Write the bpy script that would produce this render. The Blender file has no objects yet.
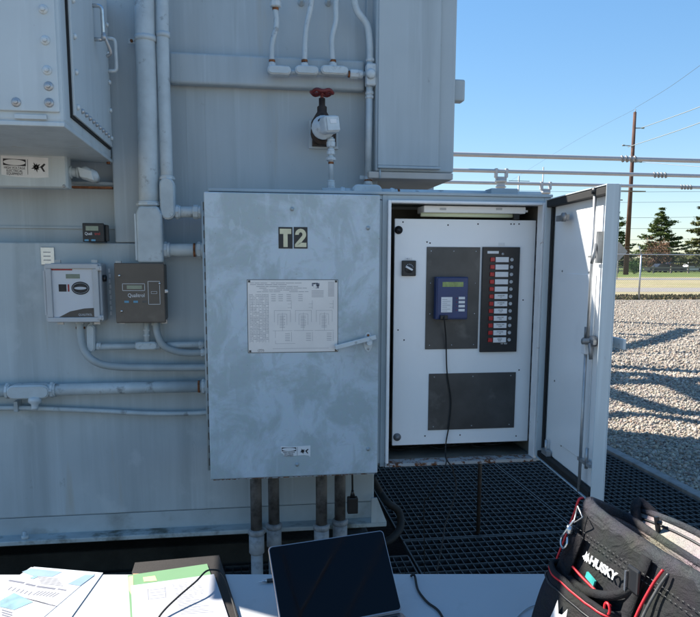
import bpy, bmesh, math, random
import numpy as np
from mathutils import Vector, Matrix
from math import sin, cos, tan, pi, radians, hypot
random.seed(7); np.random.seed(7)
S = bpy.context.scene; COL = S.collection
V = Vector
# ------------------------------------------------------------------ camera
YAW, PITCH, ROLL, EYE = radians(8.5), radians(7.8), .004, 1.5
Fw = V((sin(YAW)*cos(PITCH), cos(YAW)*cos(PITCH), -sin(PITCH)))
Rt = V((cos(YAW), -sin(YAW), 0)); Up = Rt.cross(Fw)
Rt, Up = Rt*cos(ROLL)+Up*sin(ROLL), Up*cos(ROLL)-Rt*sin(ROLL)
cd = bpy.data.cameras.new('camera'); cam = bpy.data.objects.new('camera', cd); COL.objects.link(cam)
M = Matrix((Rt, Up, -Fw)).transposed().to_4x4(); M.translation = (0, 0, EYE); cam.matrix_world = M
cd.sensor_width = 36; cd.lens = 36; cd.shift_y = (358-308.5)/700; cd.clip_end = 2000; cd.clip_start = .02
S.camera = cam
def ray(x, y): return Fw + Rt*((x-350)/700) - Up*((y-358)/700)
def P(x, y, Y):                       # survey of the photograph: where a sight line meets the upright plane Y
    d = ray(x, y); return V((0, 0, EYE)) + d*(Y/d.y)
def G(x, y, z):                       # ... and the level plane z
    d = ray(x, y); return V((0, 0, EYE)) + d*((z-EYE)/d.z)
def R4(x0, y0, x1, y1, Y):            # rectangle on plane Y -> X0,X1,Z0,Z1
    a, b, c, d = P(x0, y0, Y), P(x1, y0, Y), P(x0, y1, Y), P(x1, y1, Y)
    return (a.x+c.x)/2, (b.x+d.x)/2, (c.z+d.z)/2, (a.z+b.z)/2

# ------------------------------------------------------------------ materials
def nm(name):
    m = bpy.data.materials.new(name); m.use_nodes = True; nt = m.node_tree
    return m, nt, nt.nodes['Principled BSDF']
def L(nt, a, b): nt.links.new(a, b)
def ramp(nt, fac, p0, c0, p1, c1):
    r = nt.nodes.new('ShaderNodeValToRGB'); e = r.color_ramp.elements
    e[0].position = p0; e[0].color = c0; e[1].position = p1; e[1].color = c1
    L(nt, fac, r.inputs[0]); return r
def noise(nt, scale, detail=4, rough=.55, stretch=(1, 1, 1), dist=0, coord='Object'):
    tc = nt.nodes.new('ShaderNodeTexCoord'); mp = nt.nodes.new('ShaderNodeMapping')
    mp.inputs['Scale'].default_value = stretch; L(nt, tc.outputs[coord], mp.inputs[0])
    n = nt.nodes.new('ShaderNodeTexNoise'); n.inputs['Scale'].default_value = scale
    n.inputs['Detail'].default_value = detail; n.inputs['Roughness'].default_value = rough
    n.inputs['Distortion'].default_value = dist; L(nt, mp.outputs[0], n.inputs['Vector']); return n
def mix(nt, fac, a, b, mode='MIX'):
    m = nt.nodes.new('ShaderNodeMix'); m.data_type = 'RGBA'; m.blend_type = mode
    if isinstance(fac, (int, float)): m.inputs[0].default_value = fac
    else: L(nt, fac, m.inputs[0])
    for i, c in ((6, a), (7, b)):
        if isinstance(c, (tuple, list)): m.inputs[i].default_value = (*c[:3], 1)
        else: L(nt, c, m.inputs[i])
    return m.outputs[2]
def c4(c): return (*c, 1)
def bump(nt, b, h, strength, dist=.002):
    bp = nt.nodes.new('ShaderNodeBump'); bp.inputs['Strength'].default_value = strength
    bp.inputs['Distance'].default_value = dist; L(nt, h, bp.inputs['Height']); L(nt, bp.outputs[0], b.inputs['Normal'])
def mat(name, col, rough=.5, metal=0, var=.12, scale=12, bmp=.15, coat=0, streak=None, spots=None, bdist=.002):
    m, nt, b = nm(name)
    n = noise(nt, scale)
    lo = tuple(x*(1-var) for x in col); hi = tuple(min(1, x*(1+var)) for x in col)
    c = ramp(nt, n.outputs['Fac'], .3, c4(lo), .7, c4(hi)).outputs[0]
    if streak:                                        # vertical run marks
        s = noise(nt, 9, 5, .6, (1, 1, .06)); f = ramp(nt, s.outputs['Fac'], .48, (0, 0, 0, 1), .72, (1, 1, 1, 1)).outputs[0]
        c = mix(nt, f, c, streak)
        s2 = noise(nt, 34, 4, .6, (1, 1, .035)); f2 = ramp(nt, s2.outputs['Fac'], .58, (0, 0, 0, 1), .72, (.6, .6, .6, 1)).outputs[0]
        c = mix(nt, f2, c, tuple(x*1.16 for x in col))
    if spots:
        col2, lo_, hi_, sc = spots
        s = noise(nt, sc, 6, .62); f = ramp(nt, s.outputs['Fac'], lo_, (0, 0, 0, 1), hi_, (1, 1, 1, 1)).outputs[0]
        c = mix(nt, f, c, col2)
    L(nt, c, b.inputs['Base Color'])
    b.inputs['Roughness'].default_value = rough; b.inputs['Metallic'].default_value = metal
    b.inputs['Coat Weight'].default_value = coat
    if bmp: bump(nt, b, noise(nt, scale*6, 3).outputs['Fac'], bmp, bdist)
    if streak:                                        # slight plate waviness under the fine grain
        b1 = b.inputs['Normal'].links[0].from_node; b2 = nt.nodes.new('ShaderNodeBump'); b2.inputs['Strength'].default_value = .6
        b2.inputs['Distance'].default_value = .012; L(nt, noise(nt, 2.3, 2, .4).outputs['Fac'], b2.inputs['Height']); L(nt, b2.outputs[0], b1.inputs['Normal'])
        s4 = noise(nt, 6.5, 4, .65, (1, 1, .10)); f4 = ramp(nt, s4.outputs['Fac'], .64, (0, 0, 0, 1), .74, (.55, .55, .55, 1)).outputs[0]
        c = mix(nt, f4, c, (.40, .37, .30))
        d = noise(nt, 17, 6, .7, (1, 1, .5)); f3 = ramp(nt, d.outputs['Fac'], .66, (0, 0, 0, 1), .74, (.5, .5, .5, 1)).outputs[0]
        L(nt, mix(nt, f3, c, (.16, .17, .16)), b.inputs['Base Color'])
    return m
def door_paint():
    m, nt, b = nm('chalky_door_paint')
    n1 = noise(nt, 4.6, 9, .66, dist=.5); n3 = noise(nt, 60, 3)
    c = ramp(nt, n1.outputs['Fac'], .43, c4((.385, .455, .475)), .53, c4((.50, .58, .635))).outputs[0]
    for (sc, st, di, lo, hi, am, col) in ((7, (1.5, .1, .55), 1.0, .55, .60, .6, (.385, .455, .48)), (16, (.8, .1, 1.6), 1.6, .60, .64, .5, (.40, .47, .50)), (11, (1.8, .1, .7), .8, .62, .66, .4, (.575, .65, .70)), (30, (1, .1, .12), .2, .64, .72, .35, (.57, .645, .69))):
        n = noise(nt, sc, 6, .62, st, di); f = ramp(nt, n.outputs['Fac'], lo, (0, 0, 0, 1), hi, (am, am, am, 1)).outputs[0]; c = mix(nt, f, c, col)
    # hand grime round the latch and dirt along the bottom edge
    geo = nt.nodes.new('ShaderNodeNewGeometry'); vd = nt.nodes.new('ShaderNodeVectorMath'); vd.operation = 'DISTANCE'
    L(nt, geo.outputs['Position'], vd.inputs[0]); vd.inputs[1].default_value = (.46, 2.6, 1.19)
    f = ramp(nt, vd.outputs['Value'], .03, (.55, .55, .55, 1), .16, (0, 0, 0, 1)).outputs[0]
    f = mix(nt, 1, f, noise(nt, 26, 5, .7).outputs['Fac'], 'MULTIPLY'); c = mix(nt, f, c, (.20, .21, .20))
    sp = noise(nt, 75, 3, .6); f = ramp(nt, sp.outputs['Fac'], .70, (0, 0, 0, 1), .73, (.7, .7, .7, 1)).outputs[0]; c = mix(nt, f, c, (.20, .17, .14))
    c = mix(nt, .12, c, n3.outputs['Color'], 'SOFT_LIGHT')
    L(nt, c, b.inputs['Base Color']); b.inputs['Roughness'].default_value = .55
    bump(nt, b, n3.outputs['Fac'], .08, .001); return m
def rusty(name, col, amount=.5):
    m, nt, b = nm(name)
    n = noise(nt, 38, 6, .7); f = ramp(nt, n.outputs['Fac'], amount, (0, 0, 0, 1), amount+.06, (1, 1, 1, 1)).outputs[0]
    r = ramp(nt, noise(nt, 90, 4).outputs['Fac'], .3, (.05, .018, .008, 1), .7, (.22, .085, .03, 1)).outputs[0]
    L(nt, mix(nt, f, col, r), b.inputs['Base Color']); b.inputs['Roughness'].default_value = .75
    bump(nt, b, n.outputs['Fac'], .3, .002); return m
def island_mat(name, cols, rough=.9, bmp=.3, sc=40, trans=0):
    m, nt, b = nm(name)
    g = nt.nodes.new('ShaderNodeNewGeometry'); r = nt.nodes.new('ShaderNodeValToRGB')
    e = r.color_ramp.elements
    while len(e) < len(cols): e.new(.5)
    for i, c in enumerate(cols): e[i].position = i/(len(cols)-1); e[i].color = c4(c)
    L(nt, g.outputs['Random Per Island'], r.inputs[0])
    L(nt, mix(nt, .25, r.outputs[0], noise(nt, sc).outputs['Color'], 'SOFT_LIGHT'), b.inputs['Base Color'])
    b.inputs['Roughness'].default_value = rough
    b.inputs['Specular IOR Level'].default_value = .25
    if bmp: bump(nt, b, noise(nt, sc*2).outputs['Fac'], bmp)
    return m
def ground_mat(name, cols, scale, big=None, bdist=.03, bstr=1.0, vor=True):
    m, nt, b = nm(name)
    if vor:
        tc = nt.nodes.new('ShaderNodeTexCoord'); v = nt.nodes.new('ShaderNodeTexVoronoi'); v.inputs['Scale'].default_value = scale
        L(nt, tc.outputs['Object'], v.inputs['Vector'])
        sp = nt.nodes.new('ShaderNodeSeparateColor'); L(nt, v.outputs['Color'], sp.inputs[0]); fac = sp.outputs[0]; h = v.outputs['Distance']
    else:
        n = noise(nt, scale, 8, .7); fac = n.outputs['Fac']; h = fac
    r = nt.nodes.new('ShaderNodeValToRGB'); e = r.color_ramp.elements
    while len(e) < len(cols): e.new(.5)
    for i, c in enumerate(cols):
        q = i/(len(cols)-1); e[i].position = q if vor else .3+.4*q; e[i].color = c4(c)
    L(nt, fac, r.inputs[0]); c = r.outputs[0]
    if big:
        f = ramp(nt, noise(nt, big[1], 5, .6).outputs['Fac'], .42, (0, 0, 0, 1), .66, (1, 1, 1, 1)).outputs[0]
        c = mix(nt, f, c, big[0], 'MULTIPLY')
    L(nt, c, b.inputs['Base Color']); b.inputs['Roughness'].default_value = .95; b.inputs['Specular IOR Level'].default_value = .15
    bump(nt, b, h, bstr, bdist); return m

WALL = (.41, .465, .49)
m_wall = mat('weathered_grey_paint', WALL, .5, 0, .07, 2.2, .10, streak=(.335, .38, .40))
m_wall_low = mat('faded_grey_paint', (.44, .50, .525), .5, 0, .08, 2.6, .10, streak=(.345, .395, .415), spots=((.51, .565, .585), .56, .72, 5))
m_box = mat('light_grey_paint', (.50, .56, .585), .42, 0, .06, 3, .08, streak=(.42, .475, .50))
m_pipe = mat('pipe_paint', (.47, .53, .555), .42, 0, .12, 14, .2, spots=((.25, .27, .28), .60, .70, 16))
m_pipe2 = mat('flex_conduit_paint', (.38, .43, .45), .5, 0, .1, 14, .2)
m_fit = mat('cast_fitting_paint', (.53, .585, .61), .4, 0, .1, 20, .25, spots=((.29, .31, .32), .6, .7, 25))
m_door = door_paint()
m_frame = mat('cabinet_paint', (.37, .425, .45), .5, 0, .1, 5, .1)
m_rustlip = rusty('rusted_bottom_edge', (.36, .38, .39), .49)
m_rust = mat('rust', (.20, .075, .03), .85, 0, .5, 60, .4)
m_white = mat('white_enamel', (.85, .86, .86), .35, 0, .03, 3, .05, spots=((.80, .81, .81), .6, .75, 5))
m_whitelip = mat('white_lip', (.80, .80, .80), .4, 0, .06, 14, .08, spots=((.35, .25, .18), .67, .72, 18))
m_dark = mat('dark_interior', (.13, .12, .10), .7, 0, .3, 8, .2)
m_plate = mat('dark_steel_plate', (.07, .07, .07), .42, .35, .22, 9, .12, spots=((.125, .125, .122), .55, .7, 7))
m_black = mat('black_plastic', (.012, .013, .015), .4, 0, .2, 20, .05)
m_rubber = mat('black_rubber', (.012, .012, .012), .75, 0, .2, 30, .15)
m_blue = mat('navy_plastic', (.012, .035, .13), .35, 0, .12, 20, .05)
m_label = mat('white_label', (.72, .73, .74), .5, 0, .05, 30, 0)
m_red = mat('red_lens', (.42, .012, .015), .3, 0, .25, 60, 0)
m_steel = mat('galvanised_steel', (.42, .43, .44), .42, .6, .15, 25, .1)
m_bright = mat('bright_steel', (.55, .56, .57), .25, .9, .1, 25, .05)
m_hinge = mat('dull_hinge_steel', (.20, .21, .22), .5, .4, .2, 25, .1)
m_brown = mat('brown_enamel', (.105, .085, .068), .42, 0, .15, 8, .12, spots=((.15, .125, .10), .6, .72, 9))
m_meter = mat('grey_plastic', (.46, .475, .49), .45, 0, .06, 9, .05)
m_meterw = mat('white_faceplate', (.82, .82, .82), .3, 0, .03, 9, 0)
m_lcd = mat('lcd', (.26, .30, .22), .25, 0, .08, 60, 0)
m_lcd2 = mat('green_lcd', (.22, .30, .10), .25, 0, .25, 60, 0)
m_cyan = mat('blue_button', (.10, .30, .45), .4, 0, .1, 60, 0)
m_gold = mat('pale_yellow_vinyl', (.66, .62, .42), .5, 0, .08, 40, 0)
m_ink = mat('faded_ink', (.17, .18, .22), .7, 0, .2, 40, 0)
m_ink2 = mat('dark_ink', (.02, .02, .025), .6, 0, .2, 40, 0)
m_plaque = mat('aluminium_plaque', (.68, .665, .65), .35, .1, .05, 5, .02, spots=((.76, .74, .72), .5, .7, 4))
m_redpaint = mat('red_valve_paint', (.15, .018, .016), .45, 0, .35, 40, .25)
m_brass = mat('dark_bronze', (.045, .03, .022), .55, .3, .4, 40, .3)
m_conc = mat('stained_concrete', (.022, .021, .018), .9, 0, .5, 6, .6, bdist=.01)
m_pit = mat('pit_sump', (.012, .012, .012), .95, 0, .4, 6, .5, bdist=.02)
m_grate = mat('serrated_grating_steel', (.055, .060, .064), .6, .3, .3, 14, .2)
m_kerb = mat('kerb_concrete', (.23, .22, .21), .9, 0, .2, 12, .5, spots=((.13, .12, .11), .55, .7, 9))
m_pole = mat('galvanised_conduit', (.13, .125, .12), .6, .3, .3, 16, .3, spots=((.05, .045, .04), .5, .62, 10))
m_pvc = mat('grey_pvc', (.27, .29, .31), .5, 0, .15, 18, .1, spots=((.13, .14, .15), .55, .7, 14))
m_table = mat('blow_moulded_plastic', (.42, .43, .44), .4, 0, .02, 6, .06, spots=((.37, .375, .38), .58, .72, 7))
m_paper = mat('paper', (.40, .40, .425), .8, 0, .015, 4, 0)
m_papergrey = mat('print_grey', (.13, .135, .17), .8, 0, .1, 30, 0)
m_paperblue = mat('print_blue', (.20, .30, .40), .7, 0, .15, 14, 0)
m_paperteal = mat('print_map', (.17, .30, .34), .7, 0, .3, 30, 0)
m_green = mat('green_card', (.13, .26, .125), .8, 0, .05, 12, .05)
m_yell = mat('yellow_card', (.62, .60, .25), .8, 0, .05, 12, 0)
m_kraft = mat('brown_leatherette', (.016, .012, .010), .6, 0, .2, 40, .2)
m_tan = mat('tan_board', (.36, .22, .11), .7, 0, .1, 20, 0)
m_screen, _nt, _b = nm('glossy_screen')
_b.inputs['Base Color'].default_value = (.001, .0015, .004, 1); _b.inputs['Specular IOR Level'].default_value = .22
L(_nt, ramp(_nt, noise(_nt, 18, 4).outputs['Fac'], .4, (.03, .03, .03, 1), .75, (.10, .10, .10, 1)).outputs[0], _b.inputs['Roughness'])
m_alu = mat('anodised_aluminium', (.34, .30, .30), .3, .9, .03, 20, 0)
m_glass, _nt, _b = nm('clear_window'); _b.inputs['Base Color'].default_value = (.9, .92, .95, 1); _b.inputs['Roughness'].default_value = .05
_b.inputs['Transmission Weight'].default_value = 1; _b.inputs['IOR'].default_value = 1.05
L(_nt, ramp(_nt, noise(_nt, 8).outputs['Fac'], .3, (.03, .03, .03, 1), .8, (.12, .12, .12, 1)).outputs[0], _b.inputs['Roughness'])
m_lamp = mat('fluorescent_tube_glass', (.72, .76, .52), .35, 0, .05, 9, 0)
def cloth(name, col, sc=320, hi=None):
    m, nt, b = nm(name)
    tc = nt.nodes.new('ShaderNodeTexCoord'); w = nt.nodes.new('ShaderNodeTexWave'); w.inputs['Scale'].default_value = sc; w.inputs['Distortion'].default_value = 1.5
    w.bands_direction = 'DIAGONAL'; L(nt, tc.outputs['Object'], w.inputs['Vector'])
    n = noise(nt, 620, 3); n2 = noise(nt, 11, 4)
    c = ramp(nt, n.outputs['Fac'], .3, c4(tuple(x*.6 for x in col)), .72, c4(hi or tuple(x*1.5 for x in col))).outputs[0]
    c = mix(nt, .5, c, n2.outputs['Color'], 'SOFT_LIGHT')
    L(nt, c, b.inputs['Base Color']); b.inputs['Roughness'].default_value = .85
    b.inputs['Specular IOR Level'].default_value = .3
    bump(nt, b, w.outputs['Fac'], .35, .0008)
    b1 = b.inputs['Normal'].links[0].from_node; b2 = nt.nodes.new('ShaderNodeBump'); b2.inputs['Strength'].default_value = .9; b2.inputs['Distance'].default_value = .010
    L(nt, noise(nt, 26, 4, .6, (1, .6, 1.3), 1.2).outputs['Fac'], b2.inputs['Height']); L(nt, b2.outputs[0], b1.inputs['Normal']); return m
m_bag = cloth('black_polyester', (.014, .0145, .016))
m_bagrim = cloth('charcoal_rim_fabric', (.026, .027, .030), hi=(.055, .056, .06))
m_web = cloth('black_webbing', (.011, .011, .012), 500)
m_lining = cloth('beige_lining', (.27, .235, .215), 200)
m_piping = mat('red_piping', (.55, .012, .022), .5, 0, .12, 80, .2)
m_embroid = mat('white_embroidery', (.6, .6, .6), .7, 0, .05, 200, .4)
m_teal = mat('teal_packet', (.06, .42, .38), .3, 0, .4, 40, .1)
m_grass = ground_mat('lawn', [(.09, .12, .035), (.15, .19, .06), (.20, .23, .09)], 1.4, ((.75, .8, .6), .15), .05, .6, False)
m_dry = ground_mat('dry_grass', [(.26, .21, .13), (.38, .32, .19), (.28, .27, .14)], .9, ((.8, .85, .7), .12), .05, .6, False)
m_weed = island_mat('weeds', [(.06, .06, .025), (.12, .12, .05), (.24, .16, .09), (.08, .08, .03), (.20, .15, .08)], bmp=0)
m_asph = ground_mat('asphalt', [(.20, .195, .19), (.26, .25, .24)], 6, None, .01, .3, False)
m_drive = ground_mat('fine_gravel', [(.24, .22, .20), (.34, .31, .28)], 5, None, .01, .4, False)
m_gravel = ground_mat('crushed_limestone', [(.16, .135, .11), (.34, .30, .25), (.27, .23, .185), (.42, .38, .33)], 24, ((.82, .80, .77), .5), .03, 1.0)
m_stone = island_mat('limestone_chips', [(.20, .155, .12), (.42, .365, .30), (.30, .25, .20), (.50, .46, .39), (.30, .215, .16), (.44, .39, .32), (.13, .11, .10), (.46, .41, .34)], bmp=.4, sc=30)
m_bark = mat('pine_bark', (.075, .055, .04), .95, 0, .35, 3, .5, bdist=.03)
m_polewood = mat('creosoted_wood', (.095, .045, .032), .9, 0, .25, 2, .3, bdist=.02)
m_polewood2 = mat('weathered_pole_wood', (.20, .165, .13), .9, 0, .2, 2, .3, bdist=.02)
m_spruce = island_mat('spruce_needles', [(.065, .10, .034), (.11, .15, .05), (.16, .19, .06), (.08, .115, .04)], bmp=0)
m_oak = island_mat('olive_leaves', [(.07, .09, .03), (.12, .135, .05), (.15, .14, .06), (.08, .10, .038)], bmp=0)
m_maple = island_mat('rusty_leaves', [(.17, .085, .055), (.25, .13, .08), (.20, .13, .08), (.14, .08, .05)], bmp=0)
m_hedge = island_mat('hedge_leaves', [(.035, .085, .02), (.06, .13, .03), (.08, .15, .04)], bmp=0)
m_tube = mat('aluminium_bus_tube', (.42, .42, .43), .5, .35, .06, 3, .05)
m_wire = mat('overhead_wire', (.30, .32, .34), .5, .4, .05, 3, 0)
m_wiredark = mat('dark_overhead_wire', (.08, .09, .10), .6, .2, .05, 3, 0)
m_porc = mat('grey_porcelain', (.40, .42, .43), .3, 0, .08, 10, .05)
m_fence = mat('galvanised_chain_link', (.20, .20, .20), .6, .4, .1, 3, 0)
m_carp = mat('dark_car_paint', (.03, .035, .045), .3, .3, .1, 3, 0, coat=.6)
m_carw = mat('white_car_paint', (.62, .62, .63), .3, 0, .05, 3, 0, coat=.6)
m_carg = mat('car_glass', (.03, .035, .04), .1, 0, .1, 3, 0)
m_signback = mat('dull_aluminium_sign', (.27, .27, .28), .5, .4, .1, 3, 0)
m_railwood = mat('grey_rail_wood', (.24, .20, .16), .9, 0, .15, 3, .2)

# ------------------------------------------------------------------ mesh builder
class MB:
    def __init__(s, T=None): s.v = []; s.f = []; s.sm = []; s.T = T
    def add(s, vs, fs, smooth=False):
        o = len(s.v)
        for q in vs: s.v.append(tuple(s.T @ V(q)) if s.T is not None else tuple(q))
        for f in fs: s.f.append(tuple(i+o for i in f)); s.sm.append(smooth)
        return s
    def box(s, x0, x1, y0, y1, z0, z1):
        x0, x1 = sorted((x0, x1)); y0, y1 = sorted((y0, y1)); z0, z1 = sorted((z0, z1))
        return s.add([(x, y, z) for z in (z0, z1) for y in (y0, y1) for x in (x0, x1)],
              [(0, 2, 3, 1), (4, 5, 7, 6), (0, 1, 5, 4), (2, 6, 7, 3), (0, 4, 6, 2), (1, 3, 7, 5)])
    def obox(s, c, ax, ay, az):                       # centre and three half vectors
        c, ax, ay, az = V(c), V(ax), V(ay), V(az)
        return s.add([c+ax*i+ay*j+az*k for k in (-1, 1) for j in (-1, 1) for i in (-1, 1)],
              [(0, 2, 3, 1), (4, 5, 7, 6), (0, 1, 5, 4), (2, 6, 7, 3), (0, 4, 6, 2), (1, 3, 7, 5)])
    def tube(s, pts, r, n=12, closed=False, cap=True):
        pts = [V(p) for p in pts]; N = len(pts); rr = r if isinstance(r, (list, tuple)) else [r]*N
        vs = []; fs = []; ref = None
        for i, p in enumerate(pts):
            if closed: t = pts[(i+1) % N]-pts[i-1]
            else: t = pts[min(i+1, N-1)]-pts[max(i-1, 0)]
            t.normalize()
            if ref is None: ref = V((0, 0, 1)) if abs(t.z) < .9 else V((0, 1, 0))
            a = ref-t*ref.dot(t)
            if a.length < 1e-4: a = t.orthogonal()
            a.normalize(); b = t.cross(a); ref = a
            for k in range(n):
                th = 2*pi*k/n; vs.append(p+(a*cos(th)+b*sin(th))*rr[i])
        for i in range(N if closed else N-1):
            j = (i+1) % N
            for k in range(n):
                l = (k+1) % n; fs.append((i*n+k, i*n+l, j*n+l, j*n+k))
        s.add(vs, fs, True)
        if cap and not closed:
            o = len(s.v)-len(vs)
            s.f.append(tuple(o+k for k in range(n))[::-1]); s.sm.append(False)
            s.f.append(tuple(o+(N-1)*n+k for k in range(n))); s.sm.append(False)
        return s
    def cyl(s, a, b, r, r2=None, n=16): return s.tube([a, b], [r, r if r2 is None else r2], n)
    def lathe(s, base, axis, prof, n=20):             # prof [(r, h)]
        base, axis = V(base), V(axis).normalized(); a = axis.orthogonal().normalized(); b = axis.cross(a)
        vs = []; fs = []
        for r, h in prof:
            for k in range(n):
                th = 2*pi*k/n; vs.append(base+axis*h+(a*cos(th)+b*sin(th))*max(r, 1e-4))
        for i in range(len(prof)-1):
            for k in range(n):
                l = (k+1) % n; fs.append((i*n+k, i*n+l, (i+1)*n+l, (i+1)*n+k))
        fs.append(tuple(range(n))[::-1]); fs.append(tuple((len(prof)-1)*n+k for k in range(n)))
        return s.add(vs, fs, True)
    def prism(s, poly, d):                            # polygon (3D points) extruded by vector d
        n = len(poly); d = V(d); vs = [V(p) for p in poly]+[V(p)+d for p in poly]
        return s.add(vs, [tuple(range(n))[::-1], tuple(range(n, 2*n))]+[(i, (i+1) % n, n+(i+1) % n, n+i) for i in range(n)])
    def text(s, txt, origin, xd, yd, size, depth=.0006, sx=1, align='LEFT', bold=0):
        cu = bpy.data.curves.new('t', 'FONT'); cu.body = txt; cu.size = size; cu.align_x = align; cu.offset = bold
        cu.resolution_u = 3; cu.extrude = depth/2
        ob = bpy.data.objects.new('t', cu); COL.objects.link(ob)
        dg = bpy.context.evaluated_depsgraph_get(); dg.update()
        me = bpy.data.meshes.new_from_object(ob.evaluated_get(dg))
        xd, yd = V(xd).normalized(), V(yd).normalized(); zd = xd.cross(yd); o = V(origin)
        s.add([o+xd*v.co.x*sx+yd*v.co.y+zd*(v.co.z+depth/2) for v in me.vertices], [tuple(p.vertices) for p in me.polygons])
        bpy.data.objects.remove(ob); bpy.data.curves.remove(cu); bpy.data.meshes.remove(me)
        return s
def lastw(o): return V(o['_o']) if '_o' in o.keys() else V((0, 0, 0))
ORI = {}
def build(name, mb, m, parent=None, bev=0, sub=0, origin=None, seg=2):
    while parent is not None and parent.parent is not None and parent.parent.parent is not None: parent = parent.parent
    org = ORI.get(parent.name, V((0, 0, 0))) if parent is not None else (V(origin) if origin is not None else V((0, 0, 0)))
    me = bpy.data.meshes.new(name); me.from_pydata([V(q)-org for q in mb.v], [], mb.f)
    me.polygons.foreach_set('use_smooth', mb.sm)
    me.materials.append(m); o = bpy.data.objects.new(name, me); COL.objects.link(o)
    if parent is not None: o.parent = parent
    else: o.location = org
    ORI[o.name] = org
    if bev:
        b = o.modifiers.new('bevel', 'BEVEL'); b.width = bev; b.segments = seg; b.limit_method = 'ANGLE'; b.angle_limit = radians(50)
    if sub:
        b = o.modifiers.new('subdiv', 'SUBSURF'); b.levels = sub; b.render_levels = sub
    return o
def pieces(name, mbs, m, parent, **k):
    for q in mbs: build(name, q, m, parent, **k)
def tag(o, label=None, cat=None, group=None, kind=None):
    if label: o['label'] = label
    if cat: o['category'] = cat
    if group: o['group'] = group
    if kind: o['kind'] = kind
    return o
def thing(name, label, cat, loc, group=None):
    o = bpy.data.objects.new(name, None); COL.objects.link(o); o.location = loc; o.empty_display_size = .1
    ORI[o.name] = V(loc); return tag(o, label, cat, group)
def struct(name, mb, m, **k):
    o = build(name, mb, m, **k); o['kind'] = 'structure'; return o
def copy_tree(o, parent=None):
    c = o.copy(); COL.objects.link(c); c.parent = parent
    for ch in [x for x in COL.objects if x.parent == o]: copy_tree(ch, c)
    return c
def fillet(pts, rad, n=5):
    pts = [V(p) for p in pts]; out = [pts[0]]
    for i in range(1, len(pts)-1):
        a, b, c = pts[i-1], pts[i], pts[i+1]; d1 = (a-b); d2 = (c-b)
        r = min(rad, d1.length*.48, d2.length*.48); p = b+d1.normalized()*r; q = b+d2.normalized()*r
        for k in range(n+1):
            t = k/n; out.append(p*(1-t)**2+b*2*t*(1-t)+q*t*t)
    out.append(pts[-1]); return out
def spline(pts, n=8):
    pts = [V(p) for p in pts]; out = []
    for i in range(len(pts)-1):
        p0, p1, p2, p3 = pts[max(i-1, 0)], pts[i], pts[i+1], pts[min(i+2, len(pts)-1)]
        for k in range(n):
            t = k/n; out.append(.5*((2*p1)+(p2-p0)*t+(2*p0-5*p1+4*p2-p3)*t*t+(-p0+3*p1-3*p2+p3)*t**3))
    out.append(pts[-1]); return out

# ------------------------------------------------------------------ ground
X0, X1, PY0, PY1 = -3.2, 2.86, -.8, 8.2          # sump under the gratings
BIG = 700
g = MB()
for (a, b, c, d) in ((-BIG, BIG, -BIG, PY0), (-BIG, X0, PY0, PY1), (X1, BIG, PY0, PY1), (-BIG, BIG, PY1, BIG)):
    g.add([(a, c, 0), (b, c, 0), (b, d, 0), (a, d, 0)], [(0, 1, 2, 3)])
struct('gravel_ground', g, m_gravel)
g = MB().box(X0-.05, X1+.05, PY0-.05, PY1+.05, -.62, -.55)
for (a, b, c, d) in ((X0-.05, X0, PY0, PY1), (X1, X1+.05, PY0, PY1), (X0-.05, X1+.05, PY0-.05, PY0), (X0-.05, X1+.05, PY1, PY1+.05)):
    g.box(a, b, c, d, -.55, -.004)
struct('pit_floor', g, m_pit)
struct('grating_kerb', MB().box(X1-.01, X1+.07, PY0, PY1, -.1, .02), m_kerb, bev=.006)
struct('concrete_pad', MB().box(-3.15, .62, 3.40, 6.4, -.55, .10).box(-3.1, .60, 3.5, 6.3, .10, .29), m_conc, bev=.01)
# far layers (4 mm apart, each above the one below)
def sheet(name, y0, y1, z, m, x0=-300, x1=500, ang=.01):
    n = 60; mb = MB(); vs = []
    for i in range(n+1):
        x = x0+(x1-x0)*i/n; w = .25*sin(i*1.7)+.2*sin(i*.63)
        vs += [(x, y0+w-ang*x, z), (x, y1+w-ang*x, z)]
    mb.add(vs, [(2*i, 2*i+2, 2*i+3, 2*i+1) for i in range(n)])
    return struct(name, mb, m)
sheet('dry_grass_verge', 29.5, 640, .004, m_dry)
sheet('gravel_lane', 34.5, 40.5, .008, m_drive)
sheet('green_lawn', 72, 640, .008, m_grass)
sheet('asphalt_road', 60, 66.5, .012, m_asph)
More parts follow.
